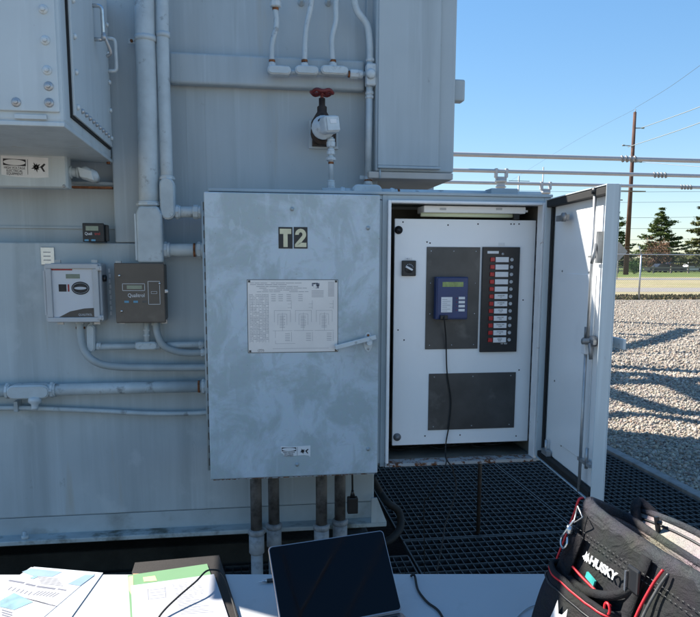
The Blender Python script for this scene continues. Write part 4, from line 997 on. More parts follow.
# ------------------------------------------------------------------ pipes under cabinet
for i, (pt, pb, zc) in enumerate((((254.5, 477), (256.5, 530), .0), ((273, 477), (274, 524), .0), ((322.5, 477), (321.5, 525), .0), ((339, 477), (340, 520), .0))):
    Yp = (2.83, 2.90, 2.83, 2.90)[i]
    t, b_ = P(pt[0], 470, Yp), P(pb[0], pb[1], Yp)
    C = thing('drop_conduit', 'dark steel conduit dropping from the cabinet into the sump, %s of four' % ('leftmost', 'second from left', 'third from left', 'rightmost')[i], 'conduit', (b_.x, Yp, 0), 'conduits dropping from beneath the cabinet')
    build('pipe', MB().cyl((b_.x, Yp, .70), (b_.x, Yp, b_.z), .024, n=18), m_pole, C)
    build('locknut', MB().lathe((b_.x, Yp, b_.z-.022), (0, 0, 1), [(.030, 0), (.036, .006), (.036, .022), (.030, .026)], 8), m_pvc, C)
    build('sleeve', MB().lathe((b_.x, Yp, b_.z-.022), (0, 0, -1), [(.032, 0), (.032, .075), (.028, .08)], 18), m_pvc, C)
    build('pvc_pipe', MB().cyl((b_.x, Yp, b_.z-.09), (b_.x, Yp, -.5), .025, n=18), m_pvc, C)
# hanging box
q = P(352.5, 505, 2.80)
C = thing('hanging_connector', 'black plastic connector box dangling on a cable under the cabinet', 'connector', q)
build('case', MB().box(q.x-.022, q.x+.022, 2.785, 2.815, q.z-.035, q.z+.035), m_black, C, .004)
build('neck', MB().lathe((q.x, 2.80, q.z+.035), (0, 0, 1), [(.012, 0), (.007, .02), (.005, .03)], 10), m_black, C)
build('cable', MB().cyl((q.x, 2.80, q.z+.05), (q.x-.003, 2.80, .71), .004, n=8), m_rubber, C)
# thick black hose behind the corner
hp = [P(372, 478, 3.2), P(380, 492, 3.25), P(388, 503, 3.2), P(399, 512, 3.2), P(400, 528, 3.15), P(390, 540, 3.1), P(378, 544, 3.1)]
C = tag(build('black_hose', MB().tube(spline(hp, 8), .018, 12), m_rubber, origin=hp[-1]), 'thick black hose snaking round the lower right corner of the transformer', 'hose')
# support rod
a, b_ = P(478, 460, 3.3), G(478, 533, 0)
Yp = b_.y; C = tag(build('ground_rod', MB().cyl((b_.x, Yp, -.3), (b_.x, Yp, .9), .011, n=10), m_brass, origin=(b_.x, Yp, 0)), 'thin rusty upright rod rising from the grating seam below the open cabinet', 'rod')

# ------------------------------------------------------------------ folding table and what lies on it
TZ = .74
fa_, fb_ = G(0, 574, TZ), G(700, 573, TZ); ed = (fb_-fa_).normalized(); nd = V((ed.y, -ed.x, 0))
tc_ = fa_*.45+fb_*.55
def TP(u, v, w=0): return tc_+ed*u+nd*v+V((0, 0, w))
Tt = Matrix(((ed.x, nd.x, 0, tc_.x), (ed.y, nd.y, 0, tc_.y), (0, 0, 1, TZ), (0, 0, 0, 1)))
Tb = thing('folding_table', 'long white plastic folding table across the foreground', 'table', (tc_.x, tc_.y-.3, 0))
def rrect(u0, u1, v0, v1, r, w):
    out = []
    for (cx_, cy_, a0) in ((u1-r, v1-r, 0), (u0+r, v1-r, 90), (u0+r, v0+r, 180), (u1-r, v0+r, 270)):
        for k in range(7): a = radians(a0+15*k); out.append((cx_+r*cos(a), cy_+r*sin(a), w))
    return out
build('tabletop', MB(Tt).prism(rrect(-1.22, 1.22, 0, .76, .05, -.042), (0, 0, .042)), m_table, Tb, .006, seg=3)
for u in (-1.0, 1.0):
    lg = build('leg', MB(Tt).tube(fillet([(u, .07, -.045), (u, .07, -.735), (u, .69, -.735), (u, .69, -.045)], .05), .014, 12), m_hinge, Tb)
build('leg_brace', MB(Tt).cyl((-1.0, .38, -.06), (1.0, .38, -.06), .012), m_hinge, Tb)
TP0 = TZ+.001
def quad_sheet(name, pxs, z, th, m, parent=None, **k):
    pts = [G(x, y, z) for x, y in pxs]; return build(name, MB().prism([V((p.x, p.y, z)) for p in pts], (0, 0, th)), m, parent, **k)
# printed map sheets in sleeve
D_ = thing('map_sheets', 'printed map sheets in a clear sleeve at the left end of the table', 'papers', G(20, 600, TZ))
quad_sheet('sleeve', [(-60, 632), (34, 567.5), (103, 573.5), (20, 690), (-90, 690)][::-1], TZ+.0008, .0018, mat('clear_sleeve', (.60, .64, .66), .15, 0, .04, 10, 0), D_)
sh = quad_sheet('sheet', [(-60, 630), (31, 567.5), (95, 574), (0, 655), (-80, 690)][::-1], TZ+.0028, .0008, m_paper, D_)
z_ = TZ+.0038
for k, (pp, m) in enumerate((([(22, 572), (31, 568.5), (62, 572), (52, 577), (33, 576)], m_paperblue), ([(68, 584), (85, 575), (95, 575), (80, 586)], m_paperblue), ([(0, 601), (14, 593), (33, 602), (14, 610), (0, 607)], m_paperteal), ([(30, 578), (36, 575.5), (38, 577), (33, 579)], m_paperteal))):
    quad_sheet('printed_map', pp[::-1], z_+.0001*k, .0002, m, sh)
mb = MB()
def strip(p, q, w):
    a, b_ = G(*p, z_), G(*q, z_); d = (b_-a); n_ = V((-d.y, d.x, 0)).normalized()*w
    mb.prism([a+n_, a-n_, b_-n_, b_+n_][::-1] if (a-n_-(a+n_)).cross(b_-a).z > 0 else [a+n_, a-n_, b_-n_, b_+n_], (0, 0, .0003))
strip((9, 580.5), (24, 583), .003); strip((26, 584), (35, 586), .003); strip((37, 586.5), (55, 589), .003); strip((58, 589), (66, 590.5), .002)
for k in range(12): strip((22+k*2.2, 597.5+k*.6), (40+k*1.5, 602+k*.4), .0008)
for k in range(6): strip((12+k*4, 587+k), (8+k*4, 590+k), .0007)
for k in range(4): strip((2, 610+k*2.4), (12, 613+k*2.4), .0015)
for k in range(7): strip((40+k*3.2, 591+k*.35), (33+k*3.2, 595+k*.35), .0006)
for k in range(5): strip((38+k*.8, 577+k*1.6), (58+k*1.2, 579.5+k*1.6), .0005)
for k in range(6): strip((4+k*4, 598+k*.8), (9+k*4, 604-k*.4), .0005)
build('lettering', mb, m_papergrey, sh)
# brown clipboard, green folder, paper
D_ = thing('document_folder', 'green folder and printed sheet on a brown clipboard, front left of the laptop', 'folder', G(180, 590, TZ))
def solid_sheet(name, pxs, z, th, m, par): return quad_sheet(name, pxs[::-1], z, th, m, par)
solid_sheet('clipboard', [(132, 573), (135, 563.5), (219, 556), (246, 640), (135, 650)], TZ+.001, .0022, m_kraft, D_)
solid_sheet('tan_edge', [(131, 590), (133, 574), (139, 574), (142, 640), (136, 640)], TZ+.0052, .001, m_tan, D_)
solid_sheet('green_folder', [(128, 576), (207, 564.5), (238, 650), (133, 660)], TZ+.0064, .0016, m_green, D_)
solid_sheet('yellow_tab', [(129, 590), (128.5, 577), (133, 576), (134, 600)], TZ+.0082, .0005, m_yell, D_)
solid_sheet('yellow_tab', [(144, 582), (143, 577.5), (155, 576), (157, 581)], TZ+.0082, .0005, m_yell, D_)
pr = solid_sheet('printed_sheet', [(131, 586), (214, 574.5), (244, 665), (135, 675)], TZ+.009, .0008, m_paper, D_)
mb = MB(); z_ = TZ+.0100
def strip2(p, q, w):
    a, b_ = G(*p, z_), G(*q, z_); d = (b_-a); n_ = V((-d.y, d.x, 0)).normalized()*w
    mb.add([a+n_, a-n_, b_-n_, b_+n_], [(0, 1, 2, 3)])
for k in range(9):
    for j in range(5):
        if random.random() < .7: x = 172+j*6+k*.6; y = 584.5-j*.75+k*1.5; strip2((x, y), (x+random.uniform(2, 5), y-.3), .0006)
for k in range(11): strip2((176+k*.5, 598+k*1.6), (196+k*1.1+random.uniform(-4, 8), 596+k*1.6), .0005)
for k in range(4): strip2((150, 590+k*3), (165, 588.5+k*3), .0005)
strip2((148, 589), (148.5, 600), .0005); strip2((165, 587), (166, 598), .0005)
build('lettering', mb, m_papergrey, pr)
# cord looping over the folder
cp = [G(150, 632, TZ+.012), G(162, 613, TZ+.02), G(178, 597, TZ+.030), G(196, 581.5, TZ+.040), G(206, 571.5, TZ+.042), G(214, 570, TZ+.035), G(220, 572, TZ+.022), G(226, 581, TZ+.018), G(232, 600, TZ+.014), G(240, 630, TZ+.013)]
tag(build('loose_cord', MB().tube(spline(cp, 8), .0022, 8), m_rubber, origin=cp[0]), 'thin dark cord arching over the printed sheet', 'cord')
# pen
a, b_ = G(258, 582, TZ+.006), G(290, 578.5, TZ+.006)
C = thing('pen', 'black pen with a silver tip lying beside the laptop screen', 'pen', a)
d_ = (b_-a).normalized()
build('barrel', MB().cyl(a+d_*.022, b_+d_*.02, .0048, n=12), m_black, C); build('tip', MB().lathe(a, d_, [(.0006, 0), (.0018, .006), (.0045, .022)], 12), m_bright, C)
# laptop
zt, hz = .90, .105
TL, TR = G(268, 547, zt), G(383, 530, zt); e1 = (TR-TL); LW = e1.length; e1.normalize(); n1 = V((e1.y, -e1.x, 0))
dn = n1*hz+V((0, 0, .757-zt)); LH = dn.length; dn.normalize(); nn = e1.cross(-dn)   # faces the viewer
Tm = Matrix.Identity(4)
for r_ in range(3): Tm[r_][0] = e1[r_]; Tm[r_][1] = -dn[r_]; Tm[r_][2] = nn[r_]; Tm[r_][3] = TL[r_]
Lp = thing('laptop', 'open laptop with a dark glossy screen, tilted back on the table', 'laptop', (TL.x+n1.x*hz, TL.y+n1.y*hz, TZ))
def rr2(x0, x1, y0, y1, r, z):
    out = []
    for (cx_, cy_, a0) in ((x1-r, y1-r, 0), (x0+r, y1-r, 90), (x0+r, y0+r, 180), (x1-r, y0+r, 270)):
        for k in range(6): a = radians(a0+18*k); out.append((cx_+r*cos(a), cy_+r*sin(a), z))
    return out
build('lid', MB(Tm).prism(rr2(0, LW, -LH, 0, .008, -.006), (0, 0, .0055)), m_alu, Lp, .0012)
build('screen', MB(Tm).prism(rr2(.0022, LW-.0022, -LH+.004, -.0022, .007, -.0004), (0, 0, .0008)), m_screen, Lp)
bl = TL+dn*LH
Tk = Matrix.Identity(4)
for r_ in range(3): Tk[r_][0] = e1[r_]; Tk[r_][1] = -n1[r_]; Tk[r_][2] = (0, 0, 1)[r_]; Tk[r_][3] = (bl.x, bl.y, TZ+.001)[r_]
bs = build('base', MB(Tk).prism(rr2(0, LW, -.19, .004, .008, 0), (0, 0, .012)), m_alu, Lp, .002)
mb = MB(Tk)
for i in range(13):
    for j in range(5): mb.box(.015+i*(LW-.03)/13, .015+(i+.85)*(LW-.03)/13, -.025-j*.018, -.010-j*.018, .0122, .0135)
build('keys', mb, m_black, bs); build('trackpad', MB(Tk).box(LW*.33, LW*.67, -.18, -.125, .0122, .0126), m_hinge, bs)

# long black lead from recorder, out of the cabinet and onto the table
RQ = P(445.5, 316, YR_-.012)
lead = [P(444, 316.5, YR_-.015), P(444.5, 322, YR_-.02), P(446, 340, YN-.02), P(447, 372, YN-.012), P(451, 400, YN-.012), P(449, 425, YN-.012), P(446, 443, YN-.016), P(446, 458, YF-.035), P(452, 468, YF-.05), P(456, 486, YF-.05), P(452, 505, 2.55), P(445, 525, 2.45), P(441, 550, 2.3)]
q = G(413, 571, TZ+.02); lead += [V((.52, 2.05, .12)), V((.50, 1.9, .30)), V((.46, q.y+.06, TZ-.15)), V((q.x+.006, q.y+.025, TZ-.02)), V((q.x, q.y, TZ+.010)), G(415, 577, TZ+.005), G(418, 590, TZ+.004), G(427, 602, TZ+.004), G(440, 613, TZ+.004), G(452, 640, TZ+.004)]
tag(build('black_lead', MB().tube(spline(lead, 8), .0028, 8), m_rubber, origin=lead[-1]), 'long black lead from the navy recorder to the table right of the laptop', 'cable')
lead = [P(447, 459, YF-.03), P(444, 470, YF-.04), P(436, 485, 2.6), P(428, 498, 2.65), P(424, 508, 2.75), V((P(424, 512, 2.9).x, 2.9, .02)), V((.74, 3.2, .02))]
tag(build('spare_lead', MB().tube(spline(lead, 8), .0022, 8), m_rubber, origin=lead[-1]), 'faint black wire trailing from the cabinet sill to the grating left of the rusty rod', 'cable')
tag(build('white_cord', MB().tube(spline([G(512, 622, TZ+.003), G(522, 612, TZ+.004), G(532, 606, TZ+.004), G(545, 604, TZ+.004)], 6), .0018, 8), m_meter, origin=G(522, 612, TZ)), 'short grey cord poking out from under the tool bag', 'cord')

# ------------------------------------------------------------------ tool bag
BA = V((.676, 1.300, 0)); BB = V((.712, .800, 0))
bu = (BB-BA).normalized(); bv = V((-bu.y, bu.x, 0)); BLn = .50     # bu toward the viewer, bv to the right
bv = V((1, 0, 0))-bu*bu.x; bv.normalize()
Tg = Matrix(((bu.x, bv.x, 0, BA.x), (bu.y, bv.y, 0, BA.y), (0, 0, 1, TZ+.001), (0, 0, 0, 1)))
HB = .280
Bg = thing('tool_bag', 'open black tool bag with red piping and beige lining on the table', 'tool bag', (BA.x+.08, BA.y-.25, TZ))
import mathutils.noise as mn
def ring(w, inset=0, n=72):
    t = w/HB
    vb = -.075*max(0, 1-t)**1.1+.0             # front face leans out towards the bottom
    vr = .118+.06*(1-t)                  # back face
    ub = -.005-.055*(1-t); ue = BLn+.03*(1-t)
    cu_, cv_ = (ub+ue)/2, (vb+vr)/2; a, b_ = (ue-ub)/2-inset, (vr-vb)/2-inset
    out = []
    for k in range(n):
        th = 2*pi*k/n; c, s = cos(th), sin(th); ex = 2/6.5
        u = cu_+a*abs(c)**ex*(1 if c > 0 else -1); v = cv_+b_*abs(s)**ex*(1 if s > 0 else -1)
        z = w
        if t > .85: z = w-.012*sin(pi*max(0, min(1, (u)/BLn)))*((t-.85)/.15)
        z -= max(0, v-.02)*.45*t
        bulge = .010*sin(pi*t)
        wr = mn.noise(V((u*16, v*16, w*10)))*.011+mn.noise(V((u*38+3+w*30, v*40, w*26)))*.006
        d = bulge+wr*(1 if not (s < -.3 and .45 < t < .9 and u < .3) else .5)
        nrm = V((c, s, 0)).normalized()
        out.append((u+nrm.x*d*(0 if inset else 1), v+nrm.y*d*(0 if inset else 1), z))
    return out
def skinrings(rings, flip=False):
    n = len(rings[0]); vs = [p for r_ in rings for p in r_]; fs = []
    for i in range(len(rings)-1):
        for k in range(n):
            l = (k+1) % n; f = (i*n+k, i*n+l, (i+1)*n+l, (i+1)*n+k); fs.append(f[::-1] if flip else f)
    return vs, fs
mb = MB(Tg); rs_ = [ring(HB*k/44, 0, 144) for k in range(44)]; vs, fs = skinrings(rs_); fs.append(tuple(range(144))[::-1]); mb.add(vs, fs, True)
body = build('bag_body', mb, m_bag, Bg)
# thick rim band
mb = MB(Tg)
r_o = [ring(HB*.90, -.003), ring(HB*.97, -.006), ring(HB*1.0, -.004), ring(HB*1.015, .004), ring(HB*1.0, .012), ring(HB*.93, .014)]
mb.add(*skinrings(r_o), True); build('rim_band', mb, m_bagrim, Bg)
mb = MB(Tg); r_o = [ring(HB*.95, .013), ring(HB*.6, .012), ring(HB*.08, .014)]; vs, fs = skinrings(r_o); fs.append(tuple(range(144, 216))); mb.add(vs, fs, True)
build('lining', mb, m_lining, Bg)
# raised back flap (half of the zip top)
fl = []
for k in range(15):
    t = k/14; u = -.02+(BLn-.0)*t
    fl.append((u, t))
mb = MB(Tg); vs = []; fs = []
for u, t in fl:
    bow = .03*sin(pi*t)
    for j in range(6):
        s = j/5; vs.append((u, .116+.020*s+bow*s*.5, HB-.055+.030*s*(.4+.6*sin(pi*min(1, t*1.2+.1)))))
for i in range(14):
    for j in range(5): fs.append((i*6+j, i*6+j+1, (i+1)*6+j+1, (i+1)*6+j))
mb.add(vs, fs, True); f_ = build('back_flap', mb, m_lining, Bg); sm = f_.modifiers.new('solid', 'SOLIDIFY'); sm.thickness = .008; sm.offset = 1
edge = [vs[i*6+5] for i in range(15)]
build('flap_edge', MB(Tg).tube(edge, .007, 10), m_bagrim, Bg)
build('flap_zip', MB(Tg).tube([(p[0], p[1]-.014, p[2]-.012) for p in edge], .0028, 6), m_black, Bg)
build('zip_pull', MB(Tg).obox((.085, .118, HB-.035), (.003, 0, 0), (0, .004, 0), (0, -.004, .018)).lathe((.085, .120, HB-.032), (0, 0, 1), [(.007, 0), (.007, .006)], 8), m_black, Bg)
mb = MB(Tg).tube(spline([(.03, .112, HB-.05), (.01, .12, HB-.025), (.0, .14, HB-.02), (.05, .15, HB-.04)], 8), .010, 10); build('flap_fold', mb, m_web, Bg)
# red piping round the far end panel
def surf(u, w, out=.004):     # point on the left face
    t = w/HB; return (u, -.075*max(0, 1-t)**1.1-.010*sin(pi*t)-out, w)
# stitching rows under the rim
for ww in (.232, .222):
    st_ = []
    for k in range(34):
        u0 = .02+k*.0125; a, b_ = surf(u0, ww, .0115), surf(u0+.007, ww, .0115); st_.append((a, b_))
    m0 = MB(Tg)
    for a, b_ in st_: m0.tube([a, b_], .0007, 5)
    build('stitching', m0, m_plate, Bg)
pip = [(-.010, .010-.0, HB*.99)]
for k in range(12):
    t = 1-k/11; pip.append((-.012-.035*(1-t)+.006, -.075*max(0, 1-t)**1.1-.002, HB*.97*t+.004))
build('red_piping', MB(Tg).tube(spline(pip, 4), .0024, 8), m_piping, Bg)
pip = [(BLn-.045+.02*(1-t), -.075*max(0, 1-t)**1.1-.012*sin(pi*t)-.006, HB*.90*t+.01) for t in [1-k/10 for k in range(11)]]
# side strap from clip down the far end
mb = MB(Tg); sv = []
for k in range(12):
    t = k/11; w = HB*(.80-.78*t); u0 = .018-.004*t
    p_ = surf(u0, w, .010+.006*sin(pi*t)); q_ = surf(u0+.045, w, .012+.004*sin(pi*t)); sv += [p_, q_]
mb.add(sv, [(2*i, 2*i+1, 2*i+3, 2*i+2) for i in range(11)], True)
st = build('shoulder_strap', mb, m_web, Bg); sm = st.modifiers.new('solid', 'SOLIDIFY'); sm.thickness = .004; sm.offset = 1
# D ring and snap hook
dr = [surf(.022, HB*.97, .018), surf(.052, HB*.93, .020), surf(.030, HB*.86, .020)]
build('d_ring', MB(Tg).tube(dr, .0022, 8, closed=True), m_steel, Bg)
hk = [surf(.030, HB*.88, .022), surf(.026, HB*.82, .026), surf(.020, HB*.77, .026), surf(.014, HB*.73, .024), surf(.020, HB*.69, .024), surf(.032, HB*.68, .024), surf(.038, HB*.72, .024), surf(.032, HB*.76, .024)]
build('snap_hook', MB(Tg).tube(spline(hk, 5), .0024, 8).lathe(surf(.026, HB*.84, .024), (0, 0, -1), [(.006, 0), (.007, .015), (.005, .018)], 10), m_bright, Bg)
# lettering on upper face
Ti = Tg.inverted()
def BX_(px, py, x): d = ray(px, py); return Ti @ (V((0, 0, EYE))+d*(x/d.x))
o_ = V(surf(.104, .190, .0105)); Tt_ = Tg
xd = (1, 0, .03); yd = V(surf(.2, HB*.8))-V(surf(.2, HB*.6))
build('lettering', MB(Tg).text('HUSKY', o_, xd, yd, .021, depth=.0012, sx=1.28, bold=.0009), m_embroid, Bg)
DOG_HEAD = [(0, .30), (.10, .42), (.25, .50), (.30, .72), (.34, .98), (.48, .74), (.60, .78), (.72, .98), (.76, .66), (.92, .50), (1.0, .20), (.82, .28), (.78, .05), (.60, .18), (.45, .02), (.42, .20), (.25, .12), (.22, .24)]
def dog(mb, ou, ow, s, out):
    mb.add([surf(ou+x*s, ow+z*s*.85, out) for x, z in DOG_HEAD], [tuple(range(len(DOG_HEAD)))])
mb = MB(Tg); dog(mb, .078, .186, .024, .0105); build('dog_emblem', mb, m_embroid, Bg)
# bulging front pocket
pu0, pu1, pw1 = .0, .225, .142
def pring(w, grow=0):
    t = w/pw1; out = []
    base = -.075*max(0, 1-w/HB)**1.1-.004
    for k in range(25):
        th = pi*k/24; u = (pu0+pu1)/2-(pu1-pu0)/2*(1.0+grow)*np.sign(cos(th))*abs(cos(th))**.55
        v = base-(.045+grow*.02+.008*sin(pi*t))*abs(sin(th))**.45+mn.noise(V((u*30, w*20, 5)))*.003
        out.append((u, v, w))
    return out
mb = MB(Tg); rr_ = [pring(pw1*k/12) for k in range(13)]; vs = [p for r_ in rr_ for p in r_]; n = 25
fs = [(i*n+k, i*n+k+1, (i+1)*n+k+1, (i+1)*n+k) for i in range(12) for k in range(24)]; mb.add(vs, fs, True)
pk = build('front_pocket', mb, m_bag, Bg); sm = pk.modifiers.new('solid', 'SOLIDIFY'); sm.thickness = .006
build('pocket_piping', MB(Tg).tube([(p[0], p[1]-.001, p[2]) for p in pring(pw1+.002)], .0026, 8), m_piping, pk)
build('pocket_zip', MB(Tg).tube([(p[0], p[1]-.001, p[2]) for p in pring(pw1*.90, .02)], .0022, 6), m_black, pk)
build('pocket_edge', MB(Tg).tube([(p[0], p[1]+.004, p[2]+.006) for p in pring(pw1)], .006, 8), m_web, pk)
mb = MB(Tg)
mb.add([(.075+x*.095, -.075*max(0, 1-(.05+z*.075)/HB)**1.1-.004-.045-.0135-.003, .04+z*.085) for x, z in DOG_HEAD], [tuple(range(len(DOG_HEAD)))])
build('dog_emblem', mb, m_embroid, pk)
# inner slit pocket piping, teal packet
build('slit_piping', MB(Tg).tube(spline([surf(.06, .165, .012), surf(.10, .160, .012), surf(.15, .156, .012), surf(.20, .152, .012)], 5), .0024, 8), m_piping, Bg)
build('teal_packet', MB(Tg).obox(surf(.125, .168, .012), (.014, 0, -.003), (0, .002, 0), (.002, 0, .006)), m_teal, Bg)
# carry handle sleeve drooping over the pocket
hd = [Ti @ V(q) for q in ((.665, 1.285, .965), (.645, 1.262, .947), (.630, 1.272, .905), (.626, 1.236, .880), (.628, 1.165, .887), (.640, 1.092, .915), (.668, 1.060, .950), (.692, 1.050, .975))]
hp_ = spline(hd, 8); nh = len(hp_)
build('carry_handle', MB(Tg).tube(hp_, [.0055+.0035*max(0, sin(pi*i/(nh-1)))**.5 for i in range(nh)], 12), m_web, Bg)
# right hand strap with buckle and curved piping
mb = MB(Tg); sv = []
for k in range(10):
    t = k/9; w = HB*(.92-.88*t); sv += [surf(.225, w, .010), surf(.252, w, .010)]
mb.add(sv, [(2*i, 2*i+1, 2*i+3, 2*i+2) for i in range(9)], True)
st = build('webbing_strap', mb, m_web, Bg); sm = st.modifiers.new('solid', 'SOLIDIFY'); sm.thickness = .003; sm.offset = 1
build('buckle', MB(Tg).box(.222, .256, surf(0, HB*.75, .020)[1], surf(0, HB*.75, .012)[1], HB*.70, HB*.86), m_black, Bg, .004)
build('buckle_bar', MB(Tg).box(.224, .228, surf(0, HB*.75, .024)[1], surf(0, HB*.75, .0205)[1], HB*.68, HB*.82), m_bright, Bg)
build('red_loop', MB(Tg).tube([(.215+.008*cos(t), surf(0, HB*.55, .030)[1], HB*.56+.010*sin(t)) for t in [k*2*pi/16 for k in range(16)]], .0024, 8, closed=True), m_piping, Bg)
cv = [surf(.285, HB*.91, .010), surf(.278, HB*.80, .014), surf(.272, HB*.60, .018), surf(.270, HB*.35, .018), surf(.27, HB*.05, .016)]
build('red_piping', MB(Tg).tube(spline(cv, 5), .0026, 8), m_piping, Bg)
build('side_zip', MB(Tg).tube(spline([(p[0]+.014, p[1], p[2]) for p in cv], 5), .0026, 8), m_plate, Bg)

# ------------------------------------------------------------------ bus tubes and supports
busY = []
for k, (pyl, pyr) in enumerate(((155, 160), (170.5, 175.5), (182, 187.5))):
    Y = (13.0, 15.4, 17.8)[k]
    a = P(456, pyl, Y); z = (a.z+P(700, pyr, Y).z)/2
    B_ = thing('bus_tube', ('highest and nearest', 'middle', 'lowest and farthest')[k]+' of the three long aluminium bus tubes crossing the sky', 'bus tube', (a.x, Y, z), 'overhead bus tubes')
    build('tube', MB().cyl((-14, Y, z), (30, Y, z), .042, n=12), m_tube, B_)
    c = P((630, 661, 687)[k], pyl+(pyr-pyl)*(.73, .85, .95)[k], Y)
    mb = MB()
    for j in range(4): mb.lathe((c.x-.16+j*.09, Y, z), (1, -.25, .35), [(.055, -.02), (.07, -.012), (.07, .012), (.055, .02)], 12)
    build('connector', mb, m_hinge, B_)
    busY.append((Y, z))
    if k > 0:
        px = (0, 501, 546)[k]; x = P(px, 178, Y).x
        I = thing('post_insulator', 'pale grey post insulator with a forked clamp under the '+('', 'middle', 'lowest')[k]+' bus tube', 'insulator', (x, Y, 0), 'post insulators holding the bus tubes')
        prof = [(.16, z-1.0)]
        build('porcelain', MB().lathe((x, Y, 0), (0, 0, 1), sum([[(.13, z-.95+j*.075), (.095, z-.95+j*.075+.03), (.095, z-.95+j*.075+.06)] for j in range(9)], [])+[(.10, z-.25)], 16), m_porc, I)
        build('cap', MB().lathe((x, Y, 0), (0, 0, 1), [(.13, z-.25), (.13, z-.19), (.09, z-.18)], 16), m_porc, I)
        build('clamp', MB().box(x-.13, x+.13, Y-.03, Y+.03, z-.18, z-.12).box(x-.15, x-.09, Y-.05, Y+.05, z-.14, z+.06).box(x+.09, x+.15, Y-.05, Y+.05, z-.14, z+.06), m_tube, I, .01)
        build('pedestal', MB().box(x-.10, x+.10, Y-.10, Y+.10, 0, z-.95), m_steel, I, .01)

# unseen gantry added behind the transformer to throw shade on the yard
Gy = thing('unseen_shade_gantry', 'added unseen gantry behind the transformer, with insulators and thick tubes shaped to shade the gravel', 'gantry', (.5, 11.5, 0))
for x in (-2.2, 2.3): build('column', MB().box(x-.12, x+.12, 11.4, 11.64, 0, 5.2), m_steel, Gy)
build('beam', MB().box(-2.4, 2.5, 11.38, 11.66, 5.2, 5.4), m_steel, Gy)
for x in (-1.5, .2, 1.9): build('insulator', MB().lathe((x, 11.5, 5.4), (0, 0, 1), sum([[(.16, k*.09), (.10, k*.09+.04)] for k in range(12)], []), 12), m_porc, Gy)
def over(px, py, z): g_ = G(px, py, 0); return V((g_.x-.9*z, g_.y+.64*z, z))
for r_, pts in ((.17, [(600, 352, 5.6), (629, 347, 6), (660, 340, 6), (690, 329, 6)]), (.17, [(585, 382, 6), (605, 378, 5.6), (629, 375, 5.5), (660, 378, 5.5), (700, 394, 5.8), (740, 412, 6.2)]),
                (.15, [(580, 380, 6), (605, 392, 5.6), (633, 401, 5.5), (668, 411, 5.5), (700, 415, 5.7), (740, 418, 6.2)]), (.10, [(570, 420, 5.5), (605, 417, 5.2), (640, 415, 5.2), (700, 423, 5.4), (740, 428, 5.6)]),
                (.09, [(580, 424, 5.2), (605, 431, 5), (650, 441, 5), (700, 446, 5.2), (740, 449, 5.4)]), (.04, [(600, 362, 6), (650, 366, 6), (700, 369, 6)]), (.03, [(600, 404, 5.6), (660, 398, 5.6), (720, 405, 5.6)])):
    build('shade_tube', MB().tube(spline([over(*q) for q in pts], 6), r_, 8), m_tube, Gy)  # thick tubes laid out along sun lines to drop shade bands on the gravel
q0 = over(604, 378, 5.6)
# overhead shield wires above the viewer (the laptop screen mirrors them)
def mirrored(px, py, z):
    d = ray(px, py).normalized(); t = (TL-V((0, 0, EYE))).dot(nn)/d.dot(nn); p = V((0, 0, EYE))+d*t
    r_ = d-2*d.dot(nn)*nn; return p+r_*((z-p.z)/r_.z)
for k, (a, b_) in enumerate((((281, 546), (291, 583)), ((343, 537), (308, 600)), ((384, 541), (352, 606)))):
    p, q = mirrored(*a, 7+.4*k), mirrored(*b_, 7+.4*k)
    w_ = MB().cyl(p+(p-q)*6, q+(q-p)*6, .022, n=6)
    tag(build('shield_wire', w_, m_wire, origin=p), 'thin shield wire overhead, mirrored in the laptop screen as the %s faint line' % ('left', 'middle', 'right')[k], 'wire', 'shield wires above the viewer')
# ------------------------------------------------------------------ yard fence
FY = 27.0
Fn = thing('chain_link_fence', 'grey chain link fence with slanted top arms along the far side of the yard', 'fence', (16, FY, 0))
fx0_, fx1_, FH = 2, 34, 1.86
fpost_px = G(640, 300, 0)
def post(x, mb): return mb
xs_ = [P(639.5, 285, FY).x+3.05*k for k in range(-4, 6)]
for x in xs_:
    build('post', MB().cyl((x, FY, 0), (x, FY, FH), .036, n=10).tube([(x, FY, FH), (x-.16, FY-.06, FH+.34)], .02, 8), m_steel, Fn)
build('top_rail', MB().cyl((fx0_, FY-.0, FH), (fx1_, FY, FH), .021, n=8), m_steel, Fn)
mb = MB()
for k in range(3): mb.cyl((fx0_, FY-.02-.02*k, FH+.08+.11*k), (fx1_, FY-.02-.02*k, FH+.08+.11*k), .0035, n=4)
build('barbed_wire', mb, m_fence, Fn)
mb = MB(); st_ = .085; hgt = FH-.03
n = int((fx1_-fx0_)/st_)
for i in range(n):
    x = fx0_+i*st_
    for s in (-1, 1):
        a, b_ = V((x, FY+.03, .03)), V((x+s*hgt, FY+.03, hgt)); d = V((-(b_-a).z, 0, (b_-a).x)).normalized()*.0034
        mb.add([a-d, a+d, b_+d, b_-d], [(0, 1, 2, 3)])
build('wire_mesh', mb, m_fence, Fn)
# weeds at foot
def tuft(n, xr, yr, hmin, hmax, w):
    mb = MB(); vs = []; fs = []
    for i in range(n):
        x, y = random.uniform(*xr), random.uniform(*yr); a = random.uniform(0, pi); h = random.uniform(hmin, hmax)
        dx, dy = cos(a)*w, sin(a)*w; lx, ly = random.uniform(-.08, .08), random.uniform(-.08, .08); o = len(vs)
        vs += [(x-dx, y-dy, 0), (x+dx, y+dy, 0), (x+lx+dx*.4, y+ly+dy*.4, h), (x+lx-dx*.6, y+ly, h*.9)]; fs.append((o, o+1, o+2, o+3))
    return mb.add(vs, fs)
tag(build('fence_weeds', tuft(9000, (6, 30), (27.0, 29.9), .01, .13, .06), m_weed), 'dark weeds and dead leaves along the foot of the fence', 'weeds', kind='stuff')

